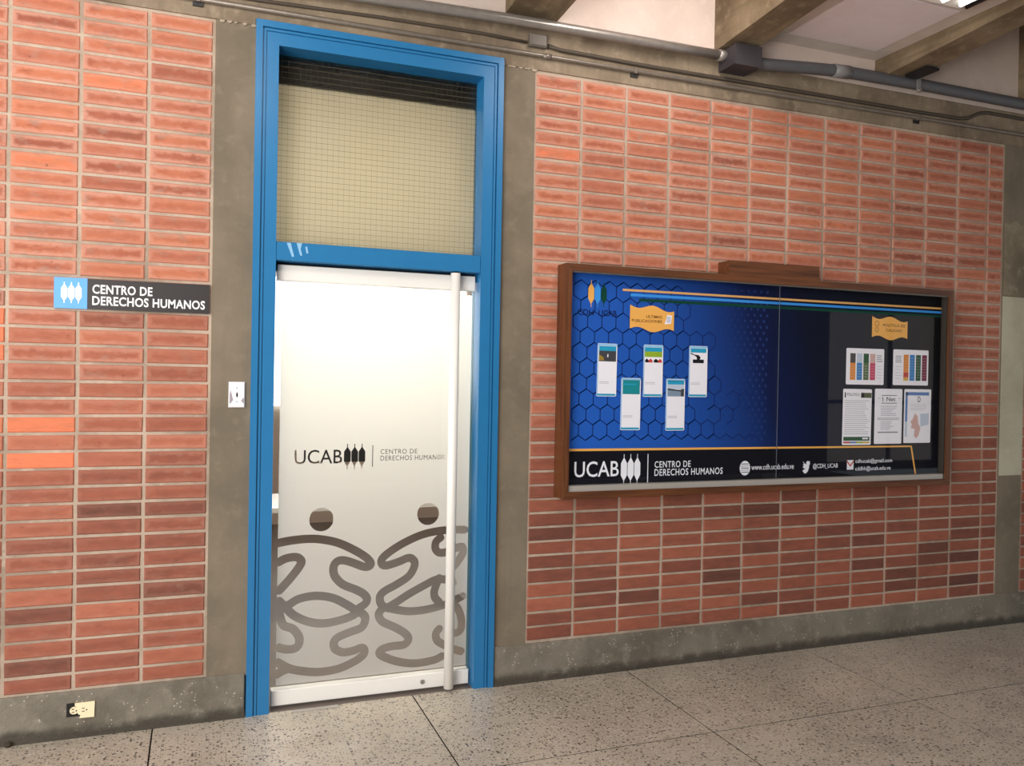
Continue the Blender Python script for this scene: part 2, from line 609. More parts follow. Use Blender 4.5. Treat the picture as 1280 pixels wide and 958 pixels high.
def add_text(mb, body, x0, x1, z0, z1, y, bold=0.0, spacing=1.0):
    vs, fs = text_fit(body, x0, x1, z0, z1, bold, spacing)
    mb.add([(x, y, z) for x, z in vs], fs)
    return mb


def lozenge(cx, cz, hw, hh, tail=0.25, tw=0.12):
    """the emblem's pointed shield: a hexagonal body with a thin tip above and below"""
    b = hh * (1 - tail)
    sh = b * 0.52
    w = hw * tw
    return [(cx - hw, cz - sh), (cx - w, cz - b), (cx - w, cz - hh), (cx + w, cz - hh), (cx + w, cz - b), (cx + hw, cz - sh),
            (cx + hw, cz + sh), (cx + w, cz + b), (cx + w, cz + hh), (cx - w, cz + hh), (cx - w, cz + b), (cx - hw, cz + sh)]


# ------------------------------------------------------------------ brick walls
ROW_L = [3.203, 3.127, 3.053, 2.979, 2.899, 2.826, 2.753, 2.677, 2.601, 2.532, 2.452, 2.385, 2.306, 2.229, 2.156, 2.080, 2.006, 1.937, 1.862, 1.783, 1.707,
         1.630, 1.550, 1.477, 1.400, 1.323, 1.247, 1.170, 1.092, 1.019, 0.947, 0.874, 0.800, 0.725, 0.656, 0.578, 0.503, 0.427, 0.353, 0.277, 0.205]
ROW_R = [3.200, 3.123, 3.052, 2.973, 2.901, 2.825, 2.751, 2.676, 2.600, 2.519, 2.446, 2.369, 2.291, 2.216, 2.143, 2.066, 1.993, 1.922, 1.846, 1.774, 1.701,
         1.628, 1.553, 1.480, 1.406, 1.332, 1.258, 1.181, 1.107, 1.034, 0.960, 0.886, 0.811, 0.736, 0.662, 0.586, 0.512, 0.437, 0.359, 0.285, 0.207]
PW = 0.2697
JH, JV = 0.0062, 0.0072    # half joints


def brick_tone(side, col, row, z):
    """tone of one brick: pale orange high up, brown-red low down, a few odd ones"""
    k = R.random()
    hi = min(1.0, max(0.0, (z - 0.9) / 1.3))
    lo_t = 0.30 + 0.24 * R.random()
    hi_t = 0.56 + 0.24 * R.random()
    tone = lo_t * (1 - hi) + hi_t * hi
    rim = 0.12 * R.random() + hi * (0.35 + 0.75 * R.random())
    if k < 0.12:
        tone -= 0.22
    elif k < 0.24:
        tone -= 0.10
    elif k < 0.32:
        tone += 0.12
    if side == 'left':
        rim = max(rim, 0.08 + 0.2 * R.random())
        if (col, row) in ((2, 24), (2, 26)):
            tone, rim = 1.0, 0.0
        if col == 3 and row in (18, 19, 20, 24, 26):
            tone, rim = 0.92, 0.0
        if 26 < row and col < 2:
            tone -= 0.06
        if row > 16 and R.random() < 0.3:
            tone -= 0.08
    else:
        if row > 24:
            tone -= 0.09  # low right rows darker, the dimmer light there put into the tone too
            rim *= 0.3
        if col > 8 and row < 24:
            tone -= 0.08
    return (min(1, max(0.02, tone)), min(1, rim), R.random(), 1)


def brick_verts(w, h, jit, rr):
    """centred brick face: front y=0 (chamfered), body goes back 4.5 cm"""
    b = 0.004
    j = lambda: rr.uniform(-jit, jit)
    x0, x1, z0, z1 = -w / 2, w / 2, -h / 2, h / 2
    c = [(x0 + j(), z0 + j()), (x1 + j(), z0 + j()), (x1 + j(), z1 + j()), (x0 + j(), z1 + j())]
    sx, sz = (1, -1, -1, 1), (1, 1, -1, -1)
    vs = [(x, 0.045, z) for x, z in c] + [(x, b, z) for x, z in c]
    vs += [(c[i][0] + sx[i] * b, 0.0, c[i][1] + sz[i] * b) for i in range(4)]
    fs = [(8, 9, 10, 11)]
    for i in range(4):
        k = (i + 1) % 4
        fs += [(i, k, 4 + k, 4 + i), (4 + i, 4 + k, 8 + k, 8 + i)]
    return vs, fs


def brick_mesh(name, w, h, seed):
    rr = random.Random(seed)
    vs, fs = brick_verts(w, h, 0.0011, rr)
    me = bpy.data.meshes.new(name)
    me.from_pydata(vs, [], fs)
    uv = me.uv_layers.new(name='UVMap')
    for lp in me.loops:
        x, _, z = vs[lp.vertex_index]
        uv.data[lp.index].uv = (x / w + 0.5, z / h + 0.5)
    me.materials.append(M['brick'])
    me.update()
    return me


FULL = [brick_mesh('brick', PW - 2 * JV, 0.0623, s) for s in range(7)]
HALF = [brick_mesh('brick', 0.138, 0.0623, 50 + s) for s in range(4)]


def lay_bricks(parent, spots, limit=300):
    """spots: (x_centre, z_centre, width, height, tone) sorted nearest first"""
    for i, (xc, zc, w, h, tone) in enumerate(spots[:limit]):
        me = R.choice(HALF if w < 0.2 else FULL)
        o = bpy.data.objects.new('brick', me)
        COL.objects.link(o)
        o.parent = parent
        o.location = (xc + R.uniform(-0.0012, 0.0012), R.uniform(-0.0015, 0.0015), zc + R.uniform(-0.0008, 0.0008))
        o.scale = (w / (0.138 if w < 0.2 else PW - 2 * JV), 1, h / 0.0623)
        o.color = tone
    rest = spots[limit:]
    if rest:
        V, F, UV, T = [], [], [], []
        for xc, zc, w, h, tone in rest:
            vs, fs = brick_verts(w, h, 0.0011, R)
            b = len(V)
            dy = R.uniform(-0.0015, 0.0015)
            V += [(x + xc, y + dy, z + zc) for x, y, z in vs]
            F += [tuple(b + k for k in f) for f in fs]
            UV += [(x / w + 0.5, z / h + 0.5) for x, y, z in vs]
            T += [tone] * len(vs)
        me = bpy.data.meshes.new('bricks')
        me.from_pydata(V, [], F)
        uv = me.uv_layers.new(name='UVMap')
        for lp in me.loops:
            uv.data[lp.index].uv = UV[lp.vertex_index]
        ca = me.color_attributes.new('tone', 'FLOAT_COLOR', 'POINT')
        for i, c in enumerate(T):
            ca.data[i].color = c
        me.materials.append(M['brick_mass'])
        o = bpy.data.objects.new('brick_courses', me)
        COL.objects.link(o)
        o.parent = parent
        o['kind'] = 'stuff'


XL = -1.5817
wl = MB().box(XL - 5 * PW - 0.2, -1.577, 0.005, 0.16, 0.19, 3.215).build('wall_left', M['mortar'])
tag(wl, 'stack-bonded orange brick wall left of the blue door', 'wall', kind='structure')
spots = []
for c in range(5):
    for r in range(40):
        z0, z1 = ROW_L[r + 1] + JH, ROW_L[r] - JH
        zc = (z0 + z1) / 2
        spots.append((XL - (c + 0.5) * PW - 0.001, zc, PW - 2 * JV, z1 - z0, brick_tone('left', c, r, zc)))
lay_bricks(wl, spots)

wr = MB().box(-0.003, 3.384, 0.005, 0.16, 0.19, 3.215).build('wall_right', M['mortar'])
tag(wr, 'stack-bonded red brick wall carrying the notice board', 'wall', kind='structure')
spots = []
for c in range(13):
    x0 = c * PW
    x1 = 3.379 if c == 12 else x0 + PW
    for r in range(40):
        z0, z1 = ROW_R[r + 1] + JH, ROW_R[r] - JH
        zc = (z0 + z1) / 2
        if x0 > 0.21 and x1 < 2.70 and z0 > 1.02 and z1 < 2.13:
            continue                      # fully behind the notice board
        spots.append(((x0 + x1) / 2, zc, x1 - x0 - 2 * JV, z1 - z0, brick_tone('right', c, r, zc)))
lay_bricks(wr, spots)

wf = MB().box(3.600, 6.6, 0.005, 0.16, 0.19, 3.215).build('wall_far_right', M['mortar'])
tag(wf, 'strip of brick wall beyond the right concrete pillar', 'wall', kind='structure')
spots = []
for c in range(3):
    for r in range(40):
        z0, z1 = ROW_R[r + 1] + JH, ROW_R[r] - JH
        zc = (z0 + z1) / 2
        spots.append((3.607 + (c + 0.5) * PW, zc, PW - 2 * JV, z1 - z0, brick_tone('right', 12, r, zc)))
lay_bricks(wf, spots)

# ------------------------------------------------------------------ concrete frame of the wall
def struct(mb, name, mat, label, cat):
    return tag(mb.build(name, mat), label, cat, kind='structure')


struct(MB().box(-1.577, -1.400, 0.001, 0.20, 0.19, 3.212), 'trim_1', M['pillar'], 'narrow concrete pillar between left brick wall and blue door', 'pillar')
struct(MB().box(-0.186, -0.003, 0.001, 0.20, 0.19, 3.212), 'trim_2', M['pillar'], 'narrow concrete pillar between blue door and right brick wall', 'pillar')
for tn, xa, xb in (('trim_1', -1.575, -1.405), ('trim_2', -0.176, -0.006)):
    rr_ = random.Random(tn)
    for k in range(5):
        xs = xa + (xb - xa) * (k + 0.15 + 0.3 * rr_.random()) / 5
        wd = (xb - xa) / 5 * (0.45 + 0.5 * rr_.random())
        zb = 3.203 + 0.004 * rr_.random()
        MB().prism([(xs, zb), (xs + wd * 0.5, zb - 0.006 * rr_.random()), (xs + wd, zb + 0.002), (xs + wd * 0.9, 3.212), (xs + wd * 0.1, 3.212)], -0.006, 0.003).build('plaster_crumb', M['plaster'], bpy.data.objects[tn])
p3 = struct(MB().box(3.384, 3.600, 0.001, 0.20, 0.19, 3.212), 'trim_3', M['pillar'], 'concrete pillar with a pale painted patch at the far right', 'pillar')
MB().box(3.392, 3.600, -0.0015, 0.002, 1.0, 2.20).build('paint_patch', M['patch'], p3)
MB().prism([(3.400, 2.21), (3.600, 2.20), (3.600, 2.70), (3.55, 2.68), (3.49, 2.715), (3.43, 2.68), (3.398, 2.69)], -0.002, 0.002).build('rough_patch', M['patch_rough'], p3)
struct(MB().prism([(-3.3, 3.212), (-1.404, 3.212), (-1.404, 3.240), (-0.180, 3.240), (-0.180, 3.212), (6.6, 3.212), (6.6, 3.432), (-3.3, 3.432)], -0.004, 0.22),
       'trim_4', M['lintel'], 'long rough concrete lintel beam above door and brick walls', 'beam')
for x0, x1, nm, lb in ((-3.3, -1.408, 'baseboard_left', 'grey concrete base under the left brick wall'), (-0.179, 6.6, 'baseboard_right', 'grey concrete base under the right brick wall')):
    b = struct(MB().bevel_box(x0, x1, -0.006, 0.16, -0.02, 0.200, 0.004), nm, M['base'], lb, 'baseboard')
    MB().prism_x([(-0.004, 0.035), (-0.022, 0.0), (-0.004, 0.0)], x0, x1).build('floor_fillet', M['base'], b)
struct(MB().box(-3.3, 6.6, 0.002, 0.22, 3.432, 4.25), 'wall_upper', M['white'], 'white painted wall strip between concrete lintel and ceiling', 'wall')

# ------------------------------------------------------------------ floor
fl = struct(MB().box(-7.0, 9.0, -9.0, 5.2, -0.12, -0.0018), 'floor', M['joint'], 'speckled grey terrazzo floor laid in large square tiles', 'floor')
XJ = [-6.6, -5.4, -4.2, -3.0, -1.80, -0.605, 0.594, 1.79, 3.0, 4.2, 5.4, 6.6, 7.8]
YJ = [0.0, -0.845, -2.045, -3.245, -4.445, -5.645, -6.845, -8.045]
for i in range(len(XJ) - 1):
    for j in range(len(YJ) - 1):
        g = 0.0034
        m = MB()
        x0, x1, y0, y1 = XJ[i] + g, XJ[i + 1] - g, YJ[j + 1] + g, YJ[j] - (g if j else 0)
        vs = [(x, y, z) for z, q in ((-0.03, 0), (-0.0004, 0), (0.0, 0.0004)) for x, y in ((x0 + q, y0 + q), (x1 - q, y0 + q), (x1 - q, y1 - q), (x0 + q, y1 - q))]
        fs = [(8, 9, 10, 11)]
        for a in (0, 4):
            for k in range(4):
                k2 = (k + 1) % 4
                fs.append((a + k, a + k2, a + 4 + k2, a + 4 + k))
        m.add(vs, fs)
        m.build('floor_tile', M['terrazzo'], fl)
MB().box(-3.0, 1.8, 0.0, 5.0, -0.03, 0.0).build('inner_floor', plain('office_floor', rgb(120, 108, 100), 0.5, 0, 0.5, 0.4, 4), fl)

# ------------------------------------------------------------------ ceiling with concrete ribs
ce = struct(MB().box(-3.3, 6.6, -4.8, 0.22, 4.25, 4.4), 'ceiling', M['white'], 'white ceiling carried on concrete ribs above the corridor', 'ceiling')
for k, x in enumerate((-2.62, -1.40, -0.175, 1.092, 2.262, 3.49, 4.70, 5.90)):
    # rib: the soffit rises slightly away from the wall
    MB().prism_x([(0.02, 3.475), (-4.8, 3.475 + 4.8 * 0.065), (-4.8, 4.26), (0.02, 4.26)], x, x + (0.285 if k == 2 else 0.20)).build('ceiling_rib', M['beam'], ce)
# the lowered white board between the third and fourth rib
for bx in ((1.29, 2.264, -0.125, 0.02), (2.145, 2.264, -4.6, -0.127), (1.29, 1.494, -4.6, -0.127), (1.496, 2.143, -0.80, -0.72)):
    MB().box(*bx, 3.60, 3.64).build('ceiling_trim', M['panel_trim'], ce)
MB().box(1.498, 2.141, -0.717, -0.129, 3.594, 3.65).build('ceiling_board', M['panel'], ce)
MB().box(1.498, 2.141, -4.6, -0.803, 3.594, 3.65).build('ceiling_board', M['panel'], ce)
lamp = empty('ceiling_lamp', (2.0, -1.4, 3.60), 'white fluorescent ceiling lamp at the top edge right of centre', 'lamp')
part(MB().prism([(1.76, 3.594), (1.80, 3.56), (2.04, 3.56), (2.08, 3.594)], -2.02, -0.80), 'lamp_body', M['white_metal'], lamp)
for x in (1.86, 1.98):
    part(MB().tube([(x, -0.86, 3.545), (x, -1.96, 3.545)], 0.013, 10), 'lamp_tube', emissive('lit_tube', (1.0, 0.96, 0.9, 1), 6.0), lamp)
part(MB().tube([(2.09, -0.80, 3.575), (2.09, -1.1, 3.575)], 0.012, 10), 'lamp_socket', M['black'], lamp)

# ------------------------------------------------------------------ opposite side of the corridor (seen in the glass)
wo = struct(MB().box(-2.0, 13.0, -8.4, -8.2, -0.02, 3.7), 'wall_front', plain('dark_opposite_wall', rgb(40, 36, 33), 0.8), 'dark wall across the corridor behind the camera', 'wall')
lit_win = emissive('daylit_window_pane', (1.0, 0.92, 0.84, 1), 0.62)  # emission puts the daylight on these panes into the material
for x0, x1 in ((9.08, 9.85), (9.88, 10.42), (10.56, 11.55)):
    for z0, z1 in ((1.28, 2.88), (0.15, 1.21)):
        MB().box(x0, x1, -8.2, -8.17, z0, z1).build('window_pane', lit_win, wo)

# ------------------------------------------------------------------ the blue door with its wired transom
dr = empty('door_1', (-0.8, 0.05, 0.0), 'blue framed door with frosted glass leaf and wired glass transom', 'door', kind='structure')
FX0, FX1, FZ1 = -1.402, -0.184, 3.237
IX0, IX1, IZ1 = -1.298, -0.289, 3.130


def frame_profile(o0, o1, i, sgn):
    """plan section of a jamb from outer edge to opening: strip, groove, bead, groove, flat"""
    s = sgn
    return [(o0, 0.13), (o0, -0.022), (o0 + s * 0.030, -0.022), (o0 + s * 0.030, -0.008), (o0 + s * 0.036, -0.008), (o0 + s * 0.036, -0.017),
            (o0 + s * 0.046, -0.017), (o0 + s * 0.046, -0.009), (o0 + s * 0.050, -0.009), (o0 + s * 0.050, -0.014), (i, -0.014), (i, 0.13)]


def jamb(sec, z0, z1a, z1b, x_out, x_in):
    """section in x,y swept up, mitred at the head"""
    n = len(sec)
    vs = [(x, y, z0) for x, y in sec]
    for x, y in sec:
        f = (x - x_out) / (x_in - x_out)
        vs.append((x, y, z1a + (z1b - z1a) * f))
    fs = [tuple(range(n)), tuple(range(2 * n - 1, n - 1, -1))]
    for k in range(n):
        k2 = (k + 1) % n
        fs.append((k, k2, n + k2, n + k))
    return MB().add(vs, fs)


part(jamb(frame_profile(FX0, None, IX0, 1), 0.0, FZ1, IZ1, FX0, IX0), 'door_jamb', M['blue'], dr)
part(jamb(frame_profile(FX1, None, IX1, -1), 0.0, FZ1, IZ1, FX1, IX1), 'door_jamb', M['blue'], dr)
sec = frame_profile(0.0, None, FZ1 - IZ1, 1)
vs = []
for side in (0, 1):
    for dd, y in sec:
        f = dd / (FZ1 - IZ1)
        vs.append(((FX0 + (IX0 - FX0) * f) if side == 0 else (FX1 + (IX1 - FX1) * f), y, FZ1 - dd))
n = len(sec)
fs = [tuple(range(n)), tuple(range(2 * n - 1, n - 1, -1))] + [(k, (k + 1) % n, n + (k + 1) % n, n + k) for k in range(n)]
part(MB().add(vs, fs), 'door_head', M['blue'], dr)
part(MB().bevel_box(IX0, IX1, -0.012, 0.13, 2.131, 2.219, 0.003), 'transom_bar', M['blue'], dr)
for po in ([(-1.25, 2.215), (-1.225, 2.150), (-1.215, 2.152), (-1.232, 2.216)], [(-1.205, 2.217), (-1.188, 2.160), (-1.178, 2.158), (-1.186, 2.190), (-1.180, 2.217)], [(-1.165, 2.200), (-1.158, 2.170), (-1.150, 2.172), (-1.156, 2.204)]):
    part(MB().prism(po, -0.0128, -0.0115), 'paint_scuff', M['scuff'], dr)
# transom
gl = part(MB().add([(IX0, 0.10, 2.215), (IX1, 0.10, 2.215), (IX1, 0.10, IZ1), (IX0, 0.10, IZ1)], [(0, 1, 2, 3)]), 'transom_glass', M['wired'], dr)
wm = MB()
for k in range(1, 37):
    x = IX0 + k * (IX1 - IX0) / 37
    wm.tube([(x, 0.0985, 2.217), (x, 0.0985, IZ1)], 0.0003, 4, False)
for k in range(1, 34):
    z = 2.217 + k * (IZ1 - 2.217) / 34
    wm.tube([(IX0, 0.0985, z), (IX1, 0.0985, z)], 0.0006, 4, False)
w = wm.build('wire_mesh', M['wire'])
w['kind'] = 'stuff'
w.parent = gl
bl = NT('backlit_blind')
tl = bl.n('ShaderNodeBsdfTranslucent')
tl.inputs[0].default_value = (0.52, 0.49, 0.42, 1)
df = bl.n('ShaderNodeBsdfDiffuse')
df.inputs[0].default_value = (0.78, 0.72, 0.60, 1)
mx = bl.n('ShaderNodeMixShader')
mx.inputs[0].default_value = 0.5
bl.l(tl.outputs[0], mx.inputs[1])
bl.l(df.outputs[0], mx.inputs[2])
bl.l(mx.outputs[0], bl.out.inputs['Surface'])
part(MB().box(IX0 - 0.03, IX1 + 0.03, 0.150, 0.154, 2.16, 3.005), 'transom_blind', bl.m, dr)
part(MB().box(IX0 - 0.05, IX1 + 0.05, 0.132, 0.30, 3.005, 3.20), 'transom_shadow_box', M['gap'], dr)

part(MB().box(IX0, IX1, 0.092, 0.13, 2.095, 2.133), 'gap_blocker', M['gap'], dr)  # near-black strip added to close off office light above the leaf

# leaf
LX0, LX1 = -1.285, -0.299
part(MB().bevel_box(LX0, LX1, 0.040, 0.090, 2.043, 2.118, 0.003), 'top_rail', M['white_metal'], dr)
br = part(MB().bevel_box(LX0, LX1, 0.040, 0.090, 0.012, 0.086, 0.003), 'bottom_rail', M['white_metal'], dr)
lk = MB().disc(-0.545, 0.048, 0.011, 0.011, 0.034, 0.041, 16).build('door_lock', M['steel'])
lk.parent = br
pane = part(MB().box(LX0 + 0.001, LX1 - 0.003, 0.055, 0.065, 0.08, 2.046), 'door_glass', M['glass'], dr)
ge = MB().box(LX1 - 0.0035, LX1 - 0.001, 0.0545, 0.0655, 0.087, 2.042).build('glass_edge', M['glass_edge'])
ge.parent = pane

STROKES = [
    [(-1.272, 0.785), (-1.186, 0.797), (-1.09, 0.798), (-0.992, 0.778), (-0.909, 0.74), (-0.842, 0.697), (-0.813, 0.665), (-0.82, 0.647), (-0.849, 0.647), (-0.9, 0.669), (-0.95, 0.685), (-0.982, 0.678), (-0.996, 0.65), (-0.988, 0.608), (-0.948, 0.565), (-0.887, 0.536), (-0.847, 0.512), (-0.828, 0.485), (-0.838, 0.46), (-0.871, 0.441)],
    [(-1.228, 0.477), (-1.204, 0.487), (-1.157, 0.511), (-1.077, 0.519), (-0.996, 0.502), (-0.93, 0.465), (-0.883, 0.432), (-0.845, 0.408), (-0.835, 0.382), (-0.853, 0.344), (-0.911, 0.326), (-0.968, 0.306), (-0.988, 0.283), (-0.98, 0.249), (-0.942, 0.229), (-0.893, 0.232), (-0.851, 0.243), (-0.836, 0.226), (-0.846, 0.202), (-0.892, 0.175), (-0.966, 0.15), (-1.055, 0.144), (-1.136, 0.157), (-1.2, 0.177), (-1.255, 0.212)],
    [(-1.252, 0.507), (-1.22, 0.472), (-1.18, 0.431), (-1.116, 0.397), (-1.043, 0.381), (-0.961, 0.389), (-0.895, 0.408), (-0.871, 0.427)],
    [(-1.258, 0.694), (-1.224, 0.71), (-1.176, 0.714), (-1.151, 0.694), (-1.161, 0.665), (-1.206, 0.607), (-1.252, 0.558)],
    [(-1.258, 0.489), (-1.235, 0.396), (-1.187, 0.368), (-1.157, 0.328), (-1.156, 0.291), (-1.177, 0.271), (-1.217, 0.271), (-1.254, 0.284)],
    [(-1.256, 0.155), (-1.235, 0.166), (-1.2, 0.177)],
    [(-0.325, 0.805), (-0.381, 0.808), (-0.462, 0.806), (-0.551, 0.791), (-0.646, 0.754), (-0.723, 0.709), (-0.757, 0.677), (-0.753, 0.651), (-0.726, 0.646), (-0.671, 0.66), (-0.619, 0.677), (-0.592, 0.661), (-0.589, 0.632), (-0.617, 0.584), (-0.686, 0.543), (-0.737, 0.519), (-0.762, 0.494), (-0.76, 0.46), (-0.74, 0.437), (-0.701, 0.424), (-0.623, 0.406), (-0.553, 0.404), (-0.482, 0.412), (-0.41, 0.428), (-0.33, 0.46)],
    [(-0.718, 0.436), (-0.676, 0.458), (-0.624, 0.488), (-0.572, 0.514), (-0.528, 0.534), (-0.475, 0.556), (-0.422, 0.552), (-0.376, 0.531)],
    [(-0.736, 0.437), (-0.761, 0.418), (-0.767, 0.396), (-0.747, 0.363), (-0.682, 0.328), (-0.631, 0.293), (-0.613, 0.262), (-0.637, 0.237), (-0.698, 0.235), (-0.746, 0.226), (-0.761, 0.206), (-0.731, 0.182), (-0.662, 0.153), (-0.574, 0.136), (-0.477, 0.143), (-0.432, 0.16)],
    [(-0.453, 0.771), (-0.477, 0.751), (-0.48, 0.716), (-0.456, 0.693), (-0.406, 0.699), (-0.352, 0.718), (-0.333, 0.712), (-0.335, 0.677), (-0.378, 0.619)],
    [(-0.458, 0.563), (-0.475, 0.521), (-0.483, 0.494), (-0.478, 0.464), (-0.456, 0.44)],
    [(-0.392, 0.435), (-0.355, 0.397), (-0.335, 0.343), (-0.336, 0.29), (-0.362, 0.271), (-0.399, 0.279)],
    [(-0.453, 0.301), (-0.47, 0.277), (-0.461, 0.241), (-0.415, 0.21), (-0.36, 0.183), (-0.33, 0.172)],
]


def smooth_line(p, k=6):
    out = []
    for i in range(len(p) - 1):
        a, b, c, d = p[max(i - 1, 0)], p[i], p[i + 1], p[min(i + 2, len(p) - 1)]
        for s in range(k):
            t = s / k
            q = []
            for j in (0, 1):
                q.append(0.5 * (2 * b[j] + (c[j] - a[j]) * t + (2 * a[j] - 5 * b[j] + 4 * c[j] - d[j]) * t * t + (3 * b[j] - a[j] - 3 * c[j] + d[j]) * t ** 3))
            out.append(tuple(q))
    out.append(p[-1])
    return out


def cut_film(x0, x1, z0, z1, polys, y):
    """a flat film with the polygons cut clean out of it"""
    V = [Vector(q) for q in ((x0, z0), (x1, z0), (x1, z1), (x0, z1))]
    F = [[0, 1, 2, 3]]
    for po in polys:
        q = []
        for p in po:
            p = (round(p[0], 5), round(p[1], 5))
            if p not in q:
                q.append(p)
        ar = sum(q[i][0] * q[(i + 1) % len(q)][1] - q[(i + 1) % len(q)][0] * q[i][1] for i in range(len(q)))
        if len(q) < 3 or abs(ar) < 2e-7:
            continue
        po = q if ar > 0 else q[::-1]
        b = len(V)
        V += [Vector(q) for q in po]
        F.append(list(range(b, b + len(po))))
    ov, oe, of, iv, ie, jf = delaunay_2d_cdt(V, [], F, 0, 1e-5)
    P = np.array([(v.x, v.y) for v in ov])
    T = np.array([tuple(f) for f in of])
    cen = P[T].mean(axis=1)
    gone = np.zeros(len(T), bool)
    for f in F[1:]:
        po = np.array([tuple(V[k]) for k in f])
        lo, hi = po.min(axis=0), po.max(axis=0)
        idx = np.where(((cen >= lo) & (cen <= hi)).all(axis=1) & ~gone)[0]
        c = cen[idx]
        ins = np.zeros(len(idx), bool)
        for k in range(len(po)):
            a, b = po[k], po[(k + 1) % len(po)]
            if a[1] == b[1]:
                continue
            ins ^= ((a[1] > c[:, 1]) != (b[1] > c[:, 1])) & (c[:, 0] < (b[0] - a[0]) * (c[:, 1] - a[1]) / (b[1] - a[1]) + a[0])
        gone[idx[ins]] = True
    keep = [tuple(int(i) for i in t) for t, g_ in zip(T, gone) if not g_]
    return MB().add([(v.x, y, v.y) for v in ov], keep)


cuts = []
RW = 0.0205
for st in STROKES:
    line = smooth_line(st, 5)
    L_, R_ = [], []
    for i, (x, z) in enumerate(line):
        a, b = line[max(i - 1, 0)], line[min(i + 1, len(line) - 1)]
        dx, dz = b[0] - a[0], b[1] - a[1]
        q = math.hypot(dx, dz) or 1
        L_.append((x - dz / q * RW, z + dx / q * RW))
        R_.append((x + dz / q * RW, z - dx / q * RW))
    for i in range(len(line) - 1):
        cuts.append([R_[i], R_[i + 1], L_[i + 1]])
        cuts.append([R_[i], L_[i + 1], L_[i]])
    for i in range(0, len(line), 2):
        cuts.append([(line[i][0] + RW * math.cos(k * math.pi / 6), line[i][1] + RW * math.sin(k * math.pi / 6)) for k in range(12)])
clampx = lambda po: [(min(max(x, -1.2619), -0.3061), z) for x, z in po]
cuts = [clampx(p) for p in cuts]
for cx, cz, rr in ((-1.058, 0.891, 0.058), (-0.522, 0.896, 0.057)):
    cuts.append([(cx + rr * math.cos(k * math.pi / 20), cz + rr * math.sin(k * math.pi / 20)) for k in range(40)])


def text_cuts(body, x0, x1, z0, z1, bold=0.0, spacing=1.0):
    vs, fs = text_fit(body, x0, x1, z0, z1, bold, spacing)
    out = []
    for f in fs:
        po = [vs[i] for i in f]
        ar = sum(po[i][0] * po[(i + 1) % len(po)][1] - po[(i + 1) % len(po)][0] * po[i][1] for i in range(len(po)))
        out.append(po if ar > 0 else po[::-1])
    return out


cuts += text_cuts('UCAB', -1.190, -0.962, 1.163, 1.232, 0.004)
for cx in (-0.937, -0.901, -0.865):
    cuts.append(lozenge(cx, 1.197, 0.0165, 0.062, 0.27, 0.13))
cuts.append([(-0.8135, 1.143), (-0.8095, 1.143), (-0.8095, 1.251), (-0.8135, 1.251)])
cuts += text_cuts('CENTRO DE', -0.772, -0.584, 1.206, 1.230, 0.0, 1.1)
cuts += text_cuts('DERECHOS HUMANOS', -0.772, -0.440, 1.173, 1.198, 0.0, 1.1)
film = part(cut_film(-1.262, -0.306, 0.100, 2.022, cuts, 0.0675), 'frosted_film', M['film'], dr)
film['label'] = 'frosted film with clear lettering and figure outlines'

# pull handle
hd = part(MB().tube([(-0.420, -0.006, 0.018), (-0.420, -0.006, 2.122)], 0.0245, 20), 'pull_handle', M['white_metal'], dr)
for z in (0.052, 2.08):
    s = MB().tube([(-0.420, 0.0, z), (-0.420, 0.05, z)], 0.012, 12).build('handle_bracket', M['steel'])
    s.parent = hd
cp = MB().tube([(-0.420, -0.006, 2.122), (-0.420, -0.006, 2.126)], 0.021, 16).build('handle_cap', M['black'])
cp.parent = hd

strip = MB().bevel_box(-1.19, -0.975, -0.036, -0.012, 0.0, 0.004, 0.001).build('threshold_strip', M['alu'])
tag(strip, 'short pale metal strip on the floor under the door', 'strip')

# office behind the door
ow = plain('office_wall', rgb(228, 216, 206), 0.8)
wi = struct(MB().box(-3.0, 1.8, 5.0, 5.1, 0.0, 3.4), 'wall_inside', ow, 'pale office wall seen through the clear parts of the door', 'wall')
MB().box(-3.1, -3.0, 0.2, 5.1, 0.0, 3.4).build('side_wall', ow, wi)
MB().box(1.8, 1.9, 0.2, 5.1, 0.0, 3.4).build('side_wall', ow, wi)
MB().box(-3.1, 1.9, 0.2, 5.1, 3.4, 3.5).build('inner_ceiling', ow, wi)
MB().box(-3.1, -1.41, 0.16, 0.20, 0.0, 3.4).build('front_lining', ow, wi)
MB().box(-0.18, 1.9, 0.16, 0.20, 0.0, 3.4).build('front_lining', ow, wi)
MB().box(-1.41, -0.18, 0.16, 0.20, 3.2, 3.4).build('front_lining', ow, wi)
wn = tag(MB().box(-1.6, 1.2, 4.95, 4.99, 1.25, 2.6).build('window_1', emissive('office_window_light', (1.0, 0.99, 0.92, 1), 2.2)), 'bright office window seen behind the frosted door', 'window', kind='structure')
dk = empty('office_desk', (-0.6, 1.6, 0), 'pale desk behind the frosted glass door', 'desk')
part(MB().box(-1.25, 0.25, 1.35, 2.0, 0.72, 0.75), 'desk_top', M['white_metal'], dk)
for x in (-1.22, 0.18):
    part(MB().box(x, x + 0.04, 1.40, 1.95, 0.0, 0.72), 'desk_leg', M['white_metal'], dk)
mo = empty('computer_monitor', (-0.76, 1.6, 0.75), 'black monitor on the desk behind the frosted door', 'monitor')
part(MB().bevel_box(-1.00, -0.56, 1.58, 1.62, 1.008, 1.30, 0.006), 'screen', M['black'], mo)
part(MB().box(-0.82, -0.74, 1.60, 1.64, 0.76, 1.02), 'stand', M['black'], mo)
part(MB().box(-0.90, -0.66, 1.52, 1.74, 0.75, 0.765), 'foot', M['black'], mo)

